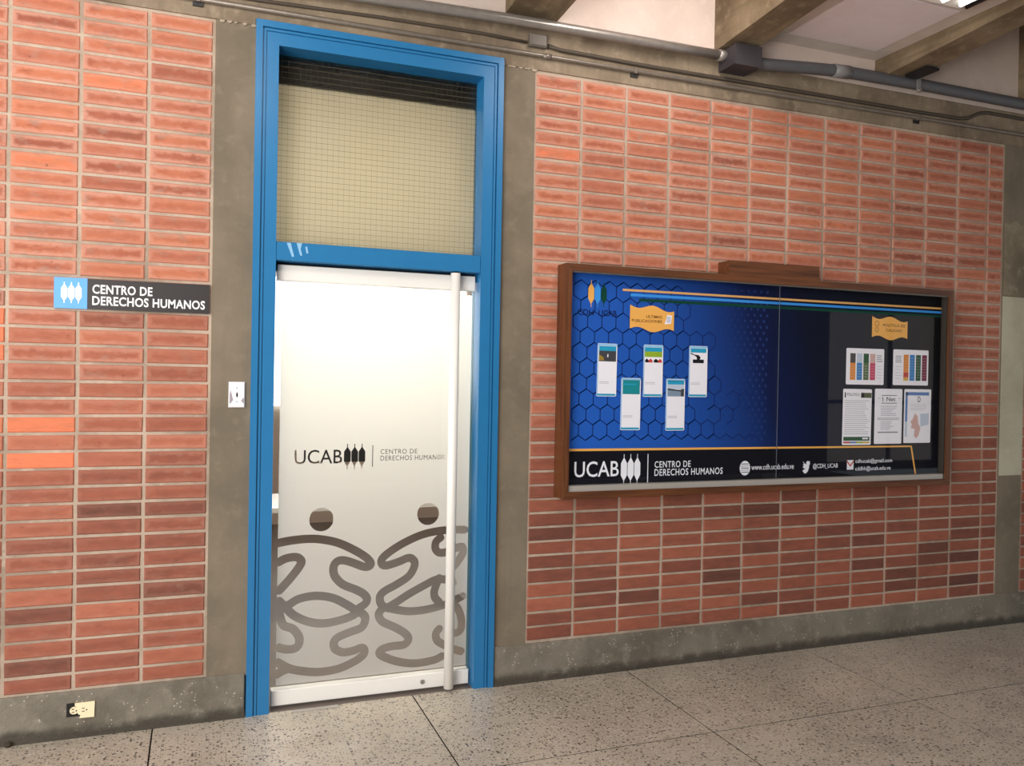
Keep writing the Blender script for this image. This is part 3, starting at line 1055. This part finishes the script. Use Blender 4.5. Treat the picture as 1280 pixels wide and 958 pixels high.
sc_ = empty('letter_backing', (-0.22, 1.9, 0.75), 'added dark divider on the desk right of the black monitor, behind frosted door', 'backing')  # dark panel added behind the clear words so they read
part(MB().bevel_box(-0.50, 0.02, 1.88, 1.92, 0.75, 1.16, 0.004), 'backing_panel', plain('backing_grey', rgb(58, 54, 50), 0.7), sc_)

# ------------------------------------------------------------------ plaque, key switch, socket
pq = empty('name_plaque', (-1.9, -0.005, 1.93), 'flat charcoal plaque with white words and a light blue square, left wall', 'sign')
part(MB().box(-2.086, -1.587, -0.010, 0.002, 1.866, 1.998), 'dark_panel', M['plaque_black'], pq)
part(MB().box(-2.214, -2.086, -0.010, 0.002, 1.866, 1.998), 'blue_panel', M['plaque_blue'], pq)
part(add_text(MB(), 'CENTRO DE', -2.066, -1.826, 1.934, 1.974, -0.0108, 0.022, 1.05), 'lettering', M['plaque_white'], pq)
part(add_text(MB(), 'DERECHOS HUMANOS', -2.066, -1.606, 1.884, 1.924, -0.0108, 0.022, 1.05), 'lettering', M['plaque_white'], pq)
for cx in (-2.175, -2.1475, -2.120):
    part(MB().prism(lozenge(cx, 1.934, 0.0125, 0.045, 0.22, 0.16), -0.0112, -0.010), 'emblem_shield', M['plaque_white'], pq)

ks = empty('key_switch', (-1.462, -0.005, 1.5), 'small white key switch plate on the pillar left of the door', 'switch')
part(MB().bevel_box(-1.498, -1.427, -0.010, 0.002, 1.440, 1.558, 0.004), 'plate', M['plate_white'], ks)
part(MB().prism([(-1.494, 1.455), (-1.484, 1.465), (-1.478, 1.475), (-1.490, 1.520), (-1.494, 1.50)], -0.0105, -0.0098), 'painted_reflection', M['grey_shade'], ks)  # grey reflections on the plate, painted as flat patches
part(MB().prism([(-1.444, 1.470), (-1.431, 1.458), (-1.431, 1.480), (-1.434, 1.486)], -0.0105, -0.0098), 'painted_reflection', M['grey_shade'], ks)
part(MB().disc(-1.4615, 1.497, 0.014, 0.014, -0.013, -0.0095, 20), 'key_barrel', M['plate_white'], ks)
part(MB().disc(-1.4615, 1.4985, 0.0042, 0.012, -0.0136, -0.0125, 14), 'keyhole', M['black'], ks)
for z in (1.530, 1.466):
    part(MB().disc(-1.4615, z, 0.004, 0.003, -0.0108, -0.0095, 10), 'screw', M['grey_shade'], ks)

sk = empty('power_socket', (-2.09, -0.006, 0.12), 'cream power socket with broken cover low on the left concrete base', 'socket')
part(MB().box(-2.145, -2.070, -0.0075, -0.0055, 0.090, 0.150), 'open_recess', M['gap'], sk)
part(MB().prism([(-2.094, 0.083), (-2.036, 0.082), (-2.034, 0.150), (-2.112, 0.150), (-2.112, 0.138), (-2.104, 0.132), (-2.100, 0.102), (-2.090, 0.096)], -0.013, -0.006), 'cover_plate', M['cream'], sk)
part(MB().disc(-2.115, 0.118, 0.017, 0.016, -0.0125, -0.007, 20), 'receptacle', M['cream'], sk)
sl = MB()
for cx in (-2.118, -2.078):
    sl.box(cx - 0.006, cx + 0.004, -0.0142, -0.012, 0.1235, 0.1265)
    sl.box(cx - 0.006, cx + 0.004, -0.0142, -0.012, 0.110, 0.113)
    sl.disc(cx + 0.012, 0.117, 0.003, 0.003, -0.0142, -0.012, 10)
part(sl, 'slots', M['gap'], sk)
peb = MB()
bmq = bmesh.new()
bmesh.ops.create_icosphere(bmq, subdivisions=2, radius=0.014)
peb.add([(v.co.x * 1.1 * (1 + 0.15 * math.sin(9 * v.co.z * 50)) - 2.36, v.co.y - 0.030, v.co.z * 0.85 + 0.011) for v in bmq.verts], [tuple(v.index for v in f.verts) for f in bmq.faces], True)
bmq.free()
tag(peb.build('pebble', plain('dirt_lump', rgb(60, 50, 36), 0.9)), 'small dark lump lying where left base meets floor', 'pebble')

# ------------------------------------------------------------------ conduits under the ceiling
steel = empty('steel_conduit', (-1.0, -0.06, 3.42), 'thick grey steel conduit running along lintel into the charcoal box', 'pipe')
part(MB().tube([(-3.3, -0.06, 3.338), (-0.819, -0.06, 3.407), (-0.161, -0.06, 3.425), (0.579, -0.06, 3.431), (1.10, -0.06, 3.433)], 0.0265, 20), 'pipe', M['steel'], steel)
part(MB().tube([(1.075, -0.06, 3.4325), (1.125, -0.06, 3.433)], 0.031, 20), 'end_nut', M['steel'], steel)
jb = empty('junction_box', (1.2, -0.08, 3.36), 'charcoal square junction box where steel conduit meets grey plastic pipe', 'box')
part(MB().box(1.120, 1.290, -0.158, -0.004, 3.360, 3.468), 'box_body', M['box'], jb)
part(MB().box(1.116, 1.294, -0.166, -0.158, 3.356, 3.472), 'box_lid', M['box'], jb)
part(MB().tube([(1.288, -0.08, 3.412), (1.312, -0.08, 3.413)], 0.043, 18), 'hub', M['black'], jb)
pv = empty('plastic_conduit', (2.2, -0.08, 3.45), 'thick dark grey plastic pipe running right from the junction box', 'pipe')
part(MB().tube([(1.3135, -0.08, 3.414), (1.42, -0.08, 3.421), (1.70, -0.08, 3.444), (1.86, -0.08, 3.455), (1.99, -0.08, 3.460), (2.543, -0.08, 3.466), (3.408, -0.08, 3.463), (6.5, -0.08, 3.456)], 0.0345, 18), 'pipe', M['pvc'], pv)
part(MB().tube([(1.865, -0.08, 3.4555), (1.985, -0.08, 3.4595)], 0.0385, 18), 'coupling', M['pvc_light'], pv)
hg = empty('pipe_hanger', (2.50, -0.10, 3.46), 'strap hanger holding the plastic pipe under the right ceiling rib', 'hanger')
part(MB().box(2.36, 2.46, -0.30, -0.14, 3.468, 3.482), 'hanger_plate', M['black'], hg)
part(MB().box(2.475, 2.505, -0.125, -0.1185, 3.40, 3.48), 'strap', M['pvc_light'], hg)
part(MB().tube([(2.49, -0.122, 3.41), (2.49, -0.135, 3.41)], 0.013, 10), 'bolt', M['steel'], hg)
tc = empty('thin_conduit', (0.5, -0.016, 3.277), 'thin straight grey conduit clamped along the lower lintel edge', 'pipe')
part(MB().tube([(-3.3, -0.018, 3.279), (-0.74, -0.018, 3.283), (1.46, -0.018, 3.283), (3.48, -0.018, 3.287), (6.5, -0.018, 3.29)], 0.0115, 12), 'pipe', M['steel_dull'], tc)
for x in (-1.655, 0.575, 2.592):
    part(MB().box(x - 0.022, x + 0.022, -0.014, -0.003, 3.252, 3.272), 'clamp_foot', M['black'], tc)
    part(MB().box(x - 0.009, x + 0.009, -0.031, -0.003, 3.268, 3.297), 'clamp_strap', M['steel_dull'], tc)
part(MB().tube([(0.03, -0.018, 3.283), (0.075, -0.018, 3.283)], 0.0145, 12), 'coupling', M['steel_dull'], tc)
cb = empty('thin_cable', (0.5, -0.012, 3.33), 'thin dark cable along the lintel with a hump at its right end', 'cable')
part(MB().tube([(-3.3, -0.012, 3.30), (-1.405, -0.012, 3.324), (-0.807, -0.012, 3.342), (-0.30, -0.012, 3.348), (-0.06, -0.012, 3.342)], 0.008, 10), 'cable_run', M['cable'], cb)
part(MB().tube([(0.06, -0.012, 3.342), (0.13, -0.012, 3.330), (0.609, -0.012, 3.324), (1.687, -0.012, 3.326), (2.622, -0.012, 3.324), (2.95, -0.012, 3.328), (3.03, -0.012, 3.340), (3.13, -0.012, 3.385), (3.20, -0.012, 3.396), (3.6, -0.012, 3.394), (6.5, -0.012, 3.38)], 0.011, 10), 'cable_run', M['cable'], cb)
sb = empty('small_junction_box', (0.0, -0.02, 3.33), 'small grey cable box on the lintel above the right door pillar', 'box')
part(MB().bevel_box(-0.048, 0.050, -0.034, -0.004, 3.322, 3.388, 0.006), 'box_body', M['box_small'], sb)
part(MB().box(-0.040, 0.042, -0.037, -0.034, 3.329, 3.381), 'box_lid', M['box_small'], sb)

# ------------------------------------------------------------------ notice board
nb = empty('notice_board', (1.5, 0.0, 1.0), 'long glazed notice board in a brown wooden frame on the right brick wall', 'notice board')
YF, YB = -0.11, -0.002
BX0, BX1, BZ0, BZ1 = 0.145, 2.832, 0.972, 2.200
W = 0.036


def rail(x0, x1, z0, z1, side):
    """mitred frame rail"""
    w = W
    q = {'bottom': [(x0, z0), (x1, z0), (x1 - w, z0 + w), (x0 + w, z0 + w)],
         'top': [(x0 + w, z1 - w), (x1 - w, z1 - w), (x1, z1), (x0, z1)],
         'left': [(x0, z0), (x0 + w, z0 + w), (x0 + w, z1 - w), (x0, z1)],
         'right': [(x1 - w, z0 + w), (x1, z0), (x1, z1), (x1 - w, z1 - w)]}[side]
    return MB().prism(q, YF, YB)


for sd in ('bottom', 'top', 'left', 'right'):
    part(rail(BX0, BX1, BZ0, BZ1, sd), 'frame_rail', M['wood_x'] if sd in ('bottom', 'top') else M['wood_z'], nb)
part(MB().box(1.146, 1.772, YF, YB, 2.200, 2.279), 'frame_crest', M['wood_x'], nb)
bk = part(MB().box(BX0 + W - 0.004, BX1 - W + 0.004, -0.050, -0.004, BZ0 + W - 0.004, BZ1 - W + 0.004), 'printed_backdrop', M['print_blue'], nb)
part(MB().box(BX0 + W, BX1 - W, -0.098, -0.056, BZ0 + W, BZ0 + W + 0.030), 'glass_track', M['alu'], nb)
part(MB().box(BX0 + W, BX1 - W, -0.100, -0.080, BZ1 - W - 0.008, BZ1 - W), 'glass_track', M['steel_dull'], nb)
part(MB().box(BX0 + W, 1.512, -0.088, -0.084, BZ0 + W + 0.028, BZ1 - W), 'sliding_glass', M['glass'], nb)
part(MB().box(1.420, BX1 - W, -0.078, -0.074, BZ0 + W + 0.028, BZ1 - W), 'sliding_glass', M['glass'], nb)
part(MB().box(1.5116, 1.5124, -0.0885, -0.0835, BZ0 + W + 0.028, BZ1 - W), 'glass_edge', M['edge_dark'], nb)
part(MB().box(2.786, 2.794, -0.098, -0.060, BZ0 + W, BZ1 - W), 'side_track', M['side_track'], nb)
Y0 = -0.0504                                       # printed layers, fractions of a millimetre apart


def flat(mb, poly, y):
    mb.add([(x, y, z) for x, z in poly], [tuple(range(len(poly)))])
    return mb


hx = MB()
hw, hh = 0.0845, 0.110
lw = 0.0056


def hex_edge(mb, a, b):
    dx, dz = b[0] - a[0], b[1] - a[1]
    q = math.hypot(dx, dz)
    nx, nz = -dz / q * lw / 2, dx / q * lw / 2
    flat(mb, [(a[0] - nx, a[1] - nz), (b[0] - nx, b[1] - nz), (b[0] + nx, b[1] + nz), (a[0] + nx, a[1] + nz)], Y0)


inside = lambda p: BX0 + W + 0.004 < p[0] < 1.46 and 1.232 < p[1] < BZ1 - W - 0.004
rh = random.Random(3)
for r in range(-1, 15):
    for c in range(0, 17):
        cx = 0.175 + c * hw + (hw / 2 if r % 2 else 0)
        cz = 1.245 + r * hh * 0.75
        drop = max(0.0, (cx - 0.85) / 0.7) + (0.25 if cz > 1.9 and cx > 0.75 else 0)
        if rh.random() < drop:
            continue
        pt = [(cx, cz + hh / 2), (cx + hw / 2, cz + hh / 4), (cx + hw / 2, cz - hh / 4), (cx, cz - hh / 2), (cx - hw / 2, cz - hh / 4), (cx - hw / 2, cz + hh / 4)]
        for k in (0, 1, 2, 5):
            if inside(pt[k]) and inside(pt[(k + 1) % 6]):
                hex_edge(hx, pt[k], pt[(k + 1) % 6])
h = hx.build('hexagon_print', M['print_hex'])
h['kind'] = 'stuff'
h.parent = bk
dt = MB()
for r in range(26):
    for c in range(9):
        cx = 1.08 + c * 0.044 + (0.022 if r % 2 else 0)
        cz = 1.27 + r * 0.034
        s = 0.0085 * (0.4 + 0.6 * c / 8)
        flat(dt, [(cx + s * math.cos(k * math.pi / 3 + 0.52), cz + s * 1.25 * math.sin(k * math.pi / 3 + 0.52)) for k in range(6)], Y0)
d_ = dt.build('dot_print', M['print_dot'])
d_['kind'] = 'stuff'
d_.parent = bk


def pp(mb, name, mat):
    o = mb.build(name, mat)
    o.parent = bk
    return o


pp(flat(MB(), [(0.182, 1.010), (2.794, 1.010), (2.794, 1.218), (0.182, 1.218)], Y0 - 0.0002), 'dark_band', M['print_black'])
pp(flat(flat(MB(), [(0.182, 1.216), (2.575, 1.207), (2.570, 1.217), (0.182, 1.229)], Y0 - 0.0004), [(2.562, 1.207), (2.575, 1.207), (2.614, 1.036), (2.602, 1.036)], Y0 - 0.0005), 'orange_line', M['orange'])
pp(flat(MB(), [(0.508, 2.079), (2.794, 2.081), (2.794, 2.093), (0.508, 2.091)], Y0 - 0.0004), 'orange_stripe', M['stripe_orange'])
pp(flat(MB(), [(0.556, 2.053), (2.794, 2.055), (2.794, 2.069), (0.556, 2.068)], Y0 - 0.0004), 'blue_stripe', M['sky'])
pp(flat(MB(), [(0.610, 2.027), (2.794, 2.030), (2.794, 2.044), (0.610, 2.043)], Y0 - 0.0004), 'green_stripe', M['green'])
for cx, cz, mt, hh_ in ((0.320, 2.055, 'orange', 0.072), (0.358, 2.055, 'sky', 0.072), (0.395, 2.053, 'green', 0.066)):
    pp(flat(MB(), lozenge(cx, cz, 0.0172, hh_, 0.25, 0.10), Y0 - 0.0004), 'emblem_shield', M[mt])
for w_, a_, b_ in (('CDH', 0.243, 0.336), ('UCAB', 0.366, 0.474)):
    pp(add_text(MB(), w_, a_, b_, 1.938, 1.970, Y0 - 0.0004, 0.012), 'lettering', M['navy'])
IW = M['ink_white']
pp(add_text(MB(), 'UCAB', 0.240, 0.505, 1.076, 1.160, Y0 - 0.0006, 0.008), 'lettering', IW)
for cx in (0.536, 0.577, 0.618):
    pp(flat(MB(), lozenge(cx, 1.113, 0.0188, 0.082, 0.24, 0.10), Y0 - 0.0006), 'emblem_shield', IW)
pp(flat(MB(), [(0.681, 1.035), (0.686, 1.035), (0.686, 1.194), (0.681, 1.194)], Y0 - 0.0006), 'divider_rule', IW)
pp(add_text(MB(), 'CENTRO DE', 0.726, 0.957, 1.117, 1.153, Y0 - 0.0006, 0.010, 1.1), 'lettering', IW)
pp(add_text(MB(), 'DERECHOS HUMANOS', 0.726, 1.170, 1.072, 1.110, Y0 - 0.0006, 0.010, 1.1), 'lettering', IW)
pp(add_text(MB(), 'www.cdh.ucab.edu.ve', 1.365, 1.666, 1.090, 1.122, Y0 - 0.0006, 0.010), 'lettering', IW)
pp(add_text(MB(), '@CDH_UCAB', 1.806, 1.992, 1.083, 1.118, Y0 - 0.0006, 0.010), 'lettering', IW)
pp(add_text(MB(), 'cdhucab@gmail.com', 2.126, 2.416, 1.108, 1.140, Y0 - 0.0006, 0.010), 'lettering', IW)
pp(add_text(MB(), 'cddhh@ucab.edu.ve', 2.126, 2.404, 1.062, 1.095, Y0 - 0.0006, 0.010), 'lettering', IW)
# globe, bird and envelope marks
gb = []
for k in range(28):
    a = 2 * math.pi * k / 28
    gb.append((1.321 + 0.036 * math.cos(a), 1.102 + 0.042 * math.sin(a)))
pp(flat(MB(), gb, Y0 - 0.0006), 'globe_mark', IW)
bird = [(0, 28), (22, 34), (36, 46), (16, 44), (2, 56), (20, 58), (6, 72), (22, 74), (4, 96), (34, 76), (48, 72), (50, 90), (66, 97), (80, 92), (97, 94), (88, 80), (100, 78), (86, 66), (84, 46), (70, 22), (50, 8), (26, 8)]
pp(flat(MB(), [(1.728 + x * 0.00058, 1.055 + z * 0.00083) for x, z in bird], Y0 - 0.0006), 'bird_mark', IW)
pp(flat(MB(), [(2.061, 1.076), (2.112, 1.076), (2.112, 1.134), (2.061, 1.134)], Y0 - 0.0006), 'envelope_mark', IW)
gm = MB()
flat(gm, [(2.061, 1.134), (2.0865, 1.105), (2.112, 1.134), (2.112, 1.122), (2.0865, 1.093), (2.061, 1.122)], Y0 - 0.0009)
pp(gm, 'envelope_mark', M['red'])
gd = MB()
for z in (1.078, 1.102, 1.126):
    for k in range(4):
        flat(gd, [(1.297 + k * 0.013, z - 0.003), (1.306 + k * 0.013, z - 0.003), (1.306 + k * 0.013, z + 0.003), (1.297 + k * 0.013, z + 0.003)], Y0 - 0.0009)
flat(gd, [(1.290, 1.089), (1.352, 1.089), (1.352, 1.091), (1.290, 1.091)], Y0 - 0.0009)
flat(gd, [(1.290, 1.113), (1.352, 1.113), (1.352, 1.115), (1.290, 1.115)], Y0 - 0.0009)
pp(gd, 'globe_mark', M['print_black'])

# ------------------------------------------------------------------ papers pinned inside the notice board
YP = -0.0535


class Sheet:
    def __init__(self, name, label, cat, x0, x1, z0, z1, tilt=0.0, group=None, mat='paper', outline=None):
        self.x0, self.x1, self.z0, self.z1 = x0, x1, z0, z1
        self.root = empty(name, ((x0 + x1) / 2, YP, (z0 + z1) / 2), label, cat, group)
        w, h = (x1 - x0) / 2, (z1 - z0) / 2
        mb = MB()
        if outline is None:
            c = 0.005
            outline = [(-w + c, -h), (w - c, -h), (w, -h + c), (w, h - c), (w - c, h), (-w + c, h), (-w, h - c), (-w, -h + c)]
        mb.prism(outline, -0.0006, 0.0006)
        self.put(mb, 'sheet', M[mat])
        self.root.rotation_euler = (0, tilt, 0)

    def put(self, mb, name, mat):
        o = mb.build(name, mat)
        o.parent = self.root
        return o

    def loc(self, u, v):
        return ((u - 0.5) * (self.x1 - self.x0), (v - 0.5) * (self.z1 - self.z0))

    def rect(self, u0, u1, v0, v1, mat, name='print_block', y=-0.0009):
        a, b = self.loc(u0, v0), self.loc(u1, v1)
        return self.put(flat(MB(), [(a[0], a[1]), (b[0], a[1]), (b[0], b[1]), (a[0], b[1])], y), name, M[mat])

    def poly(self, pts, mat, name='print_block', y=-0.0012):
        return self.put(flat(MB(), [self.loc(*p) for p in pts], y), name, M[mat])

    def lines(self, u0, u1, v0, v1, n, mat, fill=0.35, ragged=0.2, seed=1, name='text_lines', y=-0.0010):
        rr = random.Random(seed)
        mb = MB()
        for k in range(n):
            v = v1 - (k + 0.5) * (v1 - v0) / n
            hv = (v1 - v0) / n * fill / 2
            e = u1 - rr.random() * ragged * (u1 - u0)
            a, b = self.loc(u0, v - hv), self.loc(e, v + hv)
            flat(mb, [(a[0], a[1]), (b[0], a[1]), (b[0], b[1]), (a[0], b[1])], y)
        return self.put(mb, name, M[mat])

    def text(self, s, u0, u1, v0, v1, mat, bold=0.0, y=-0.0013):
        a, b = self.loc(u0, v0), self.loc(u1, v1)
        return self.put(add_text(MB(), s, a[0], b[0], a[1], b[1], y, bold), 'lettering', M[mat])


GS = 'narrow publication slips in the notice board'


def slip(label, x0, x1, z0, z1, tilt=0.0):
    s = Sheet('publication_slip', label, 'paper', x0, x1, z0, z1, tilt, GS)
    s.rect(0.0, 1.0, 0.955, 0.995, 'paper_blue', 'border')
    s.rect(0.0, 0.05, 0.02, 0.96, 'paper_blue', 'border')
    s.lines(0.12, 0.90, 0.235, 0.29, 2, 'ink_pale', 0.4, 0.4, 2)
    s.rect(0.03, 0.96, 0.012, 0.05, 'cyan', 'footer', -0.0011)
    return s


s = slip('slip with dark landscape photo, top row, left of the five slips', 0.361, 0.479, 1.508, 1.792, 0.008)
s.rect(0.08, 0.95, 0.86, 0.95, 'cyan', 'header')
s.rect(0.08, 0.95, 0.66, 0.86, 'slate', 'photo')
s.poly([(0.08, 0.68), (0.35, 0.68), (0.30, 0.74), (0.08, 0.79)], 'sand', 'photo_detail')
s.poly([(0.50, 0.74), (0.55, 0.74), (0.55, 0.80), (0.50, 0.80)], 'paper', 'photo_detail')
s = slip('slip with green picture above red and black badges, top row, middle of the five', 0.642, 0.764, 1.508, 1.793)
s.rect(0.06, 0.95, 0.87, 0.95, 'cyan', 'header')
s.rect(0.06, 0.95, 0.765, 0.87, 'lime', 'photo')
for u0, u1, m in ((0.08, 0.26, 'ink_dark'), (0.26, 0.46, 'red'), (0.52, 0.74, 'ink_dark'), (0.74, 0.94, 'red')):
    s.poly([(u0, 0.66), (u1, 0.66), (u1, 0.70), ((u0 + u1) / 2, 0.735), (u0, 0.70)], m, 'badge')
s = slip('slip with black hand and ballot box drawing, top row, right of the five slips', 0.931, 1.051, 1.509, 1.795)
s.rect(0.08, 0.93, 0.87, 0.95, 'cyan', 'header')
s.rect(0.20, 0.80, 0.665, 0.735, 'ink_dark', 'ballot_box')
s.poly([(0.08, 0.84), (0.30, 0.83), (0.52, 0.82), (0.62, 0.775), (0.58, 0.735), (0.42, 0.735), (0.40, 0.785), (0.08, 0.865)], 'ink_dark', 'hand_drawing')
s = slip('slip with plain teal picture, lower row, left of the two lower slips', 0.507, 0.628, 1.326, 1.609, 0.006)
s.rect(0.08, 0.95, 0.69, 0.96, 'teal', 'photo')
s.lines(0.15, 0.80, 0.86, 0.90, 1, 'cyan', 0.6, 0.1, 5)
s = slip('slip with grey building photo, lower row, right of the two lower slips', 0.787, 0.908, 1.322, 1.609)
s.rect(0.08, 0.95, 0.89, 0.965, 'cyan', 'header')
s.rect(0.08, 0.95, 0.80, 0.89, 'mist', 'photo')
s.rect(0.08, 0.95, 0.66, 0.79, 'foggy', 'photo')
s.poly([(0.78, 0.66), (0.95, 0.66), (0.95, 0.81), (0.78, 0.80)], 'slate', 'photo_detail')
s.poly([(0.08, 0.78), (0.78, 0.755), (0.78, 0.78), (0.08, 0.815)], 'slate', 'photo_detail')


def ribbon(x0, x1, z0, z1, dz):
    """waving banner outline, left end higher by dz"""
    w, h = (x1 - x0) / 2, (z1 - z0) / 2
    top, bot = [], []
    for k in range(25):
        t = k / 24
        x = -w + 2 * w * t
        wave = 0.0115 * math.sin(2 * math.pi * 1.45 * t)
        c = dz * (0.5 - t)
        top.append((x, h - 0.020 - wave + c))
        bot.append((x, -h + 0.012 + wave + c * 0.4))
    return bot + top[::-1]


b = Sheet('gold_banner', 'wavy gold paper banner at the left, reading latest publications in Spanish', 'banner', 0.554, 0.829, 1.862, 2.016, 0, 'wavy gold banners in the notice board', 'orange', ribbon(0.554, 0.829, 1.862, 2.016, 0.022))
b.text('ULTIMAS', 0.36, 0.72, 0.50, 0.60, 'ink_brown', 0.012)
b.text('PUBLICACIONES', 0.04, 0.72, 0.34, 0.44, 'ink_brown', 0.012)
b.poly([(0.78, 0.30), (0.93, 0.33), (0.95, 0.62), (0.84, 0.64), (0.82, 0.50)], 'paper', 'document_icon')
b.lines(0.83, 0.92, 0.36, 0.58, 4, 'steelblue', 0.4, 0.1, 4, 'icon_lines', -0.0015)
b = Sheet('gold_banner', 'wavy gold paper banner at the right, reading quality policy in Spanish', 'banner', 2.231, 2.513, 1.872, 2.026, 0, 'wavy gold banners in the notice board', 'orange', ribbon(2.231, 2.513, 1.872, 2.026, 0.018))
b.text('POLÍTICA DE', 0.30, 0.93, 0.54, 0.68, 'ink_brown', 0.008)
b.text('CALIDAD', 0.38, 0.84, 0.34, 0.45, 'ink_brown', 0.008)
rg = MB()
for cz_, rr_ in ((0.022, 0.017), (-0.016, 0.015)):
    for k in range(16):
        a0, a1 = 2 * math.pi * k / 16, 2 * math.pi * (k + 1) / 16
        flat(rg, [(-0.105 + rr_ * math.cos(a0), cz_ + rr_ * math.sin(a0)), (-0.105 + rr_ * math.cos(a1), cz_ + rr_ * math.sin(a1)),
                  (-0.105 + (rr_ - 0.003) * math.cos(a1), cz_ + (rr_ - 0.003) * math.sin(a1)), (-0.105 + (rr_ - 0.003) * math.cos(a0), cz_ + (rr_ - 0.003) * math.sin(a0))], -0.0013)
b.put(rg, 'medal_icon', M['ink_brown'])

c = Sheet('colour_chart_sheet', 'landscape sheet with four photo-topped colour columns, left of the pair', 'poster', 2.037, 2.330, 1.594, 1.815, 0.0)
for k, (m, pm) in enumerate((('p_orange', 'slate'), ('p_blue', 'mist'), ('p_olive', 'p_green'), ('p_pink', 'skin'))):
    u = 0.10 + k * 0.175
    c.rect(u, u + 0.14, 0.13, 0.60, m, 'colour_column')
    c.rect(u, u + 0.14, 0.60, 0.86, pm, 'column_photo')
    c.lines(u + 0.03, u + 0.12, 0.18, 0.55, 5, 'ink_pale', 0.12, 0.2, k)
c.lines(0.80, 0.97, 0.62, 0.84, 4, 'ink_grey', 0.4, 0.3, 6)
c.lines(0.80, 0.97, 0.15, 0.56, 5, 'ink_pale', 0.15, 0.3, 7)
c = Sheet('colour_chart_sheet', 'landscape sheet with four plain colour columns, right of the pair', 'poster', 2.404, 2.691, 1.595, 1.817, 0.0)
for k, m in enumerate(('p_orange', 'p_blue', 'p_green', 'p_wine')):
    u = 0.29 + k * 0.175
    c.rect(u, u + 0.14, 0.13, 0.86, m, 'colour_column')
    c.lines(u + 0.03, u + 0.12, 0.18, 0.80, 8, 'ink_pale', 0.08, 0.2, k + 9)
c.rect(0.29, 0.43, 0.23, 0.36, 'red', 'column_block', -0.0011)
c.rect(0.29, 0.43, 0.13, 0.20, 'gold', 'column_block', -0.0011)
c.lines(0.06, 0.25, 0.62, 0.84, 4, 'ink_grey', 0.4, 0.3, 16)
c.lines(0.06, 0.25, 0.15, 0.56, 5, 'ink_pale', 0.15, 0.3, 17)

d = Sheet('policy_sheet', 'upright sheet with olive header bar and green footer, leftmost of three', 'paper', 2.018, 2.239, 1.226, 1.567, 0.006)
d.rect(0.05, 0.09, 0.845, 0.935, 'ink_dark', 'header_bar')
d.text('POLITICA', 0.13, 0.57, 0.875, 0.925, 'ink_dark', 0.0)
d.rect(0.62, 0.73, 0.845, 0.935, 'ink_dark', 'header_bar')
d.rect(0.73, 0.99, 0.845, 0.935, 'olive', 'header_bar')
d.lines(0.06, 0.94, 0.18, 0.81, 17, 'ink_pale', 0.3, 0.25, 21)
d.rect(0.04, 0.95, 0.075, 0.145, 'p_green', 'footer')
d.rect(0.70, 0.90, 0.10, 0.13, 'paper', 'footer_mark', -0.0012)
for k, m in enumerate(('red', 'steelblue', 'lime', 'gold')):
    d.rect(0.04 + k * 0.2275, 0.04 + (k + 1) * 0.2275, 0.03, 0.06, m, 'footer_stripe')
d = Sheet('typed_sheet', 'upright white typed sheet with ruled heading, middle of three', 'paper', 2.265, 2.483, 1.230, 1.571, 0.0)
d.rect(0.24, 0.80, 0.875, 0.885, 'ink_dark', 'rule')
d.rect(0.24, 0.80, 0.735, 0.745, 'ink_dark', 'rule')
d.text('I', 0.27, 0.295, 0.775, 0.85, 'ink_dark', 0.005)
d.text('Net', 0.42, 0.75, 0.775, 0.85, 'ink_dark', 0.005)
d.lines(0.10, 0.20, 0.815, 0.835, 1, 'ink_pale', 0.6, 0.1, 3)
d.lines(0.84, 0.95, 0.815, 0.835, 1, 'ink_pale', 0.6, 0.1, 3)
d.lines(0.22, 0.82, 0.50, 0.70, 6, 'ink_pale', 0.4, 0.5, 31)
d.lines(0.10, 0.92, 0.43, 0.48, 2, 'ink_grey', 0.35, 0.2, 32)
d.lines(0.22, 0.80, 0.25, 0.42, 6, 'ink_pale', 0.4, 0.5, 33)
d.lines(0.12, 0.90, 0.19, 0.23, 1, 'ink_grey', 0.55, 0.1, 34)
d = Sheet('map_sheet', 'upright sheet with blue border and pinkish map, rightmost of three', 'paper', 2.500, 2.720, 1.233, 1.571, 0.0)
d.rect(0.06, 0.92, 0.885, 0.945, 'steelblue', 'border')
d.rect(0.04, 0.12, 0.40, 0.945, 'steelblue', 'border')
d.rect(0.04, 0.12, 0.12, 0.40, 'mist', 'border')
d.text('D', 0.50, 0.60, 0.76, 0.86, 'ink_dark', 0.0)
d.lines(0.22, 0.86, 0.60, 0.73, 4, 'ink_pale', 0.25, 0.2, 41)
d.poly([(0.62, 0.30), (0.92, 0.34), (0.93, 0.55), (0.60, 0.54)], 'mist', 'sea_area', -0.0009)
d.poly([(0.40, 0.55), (0.50, 0.50), (0.54, 0.36), (0.62, 0.28), (0.55, 0.14), (0.46, 0.08), (0.38, 0.14), (0.40, 0.26), (0.26, 0.28), (0.30, 0.34), (0.24, 0.40), (0.32, 0.44)], 'skin', 'map_area', -0.0011)
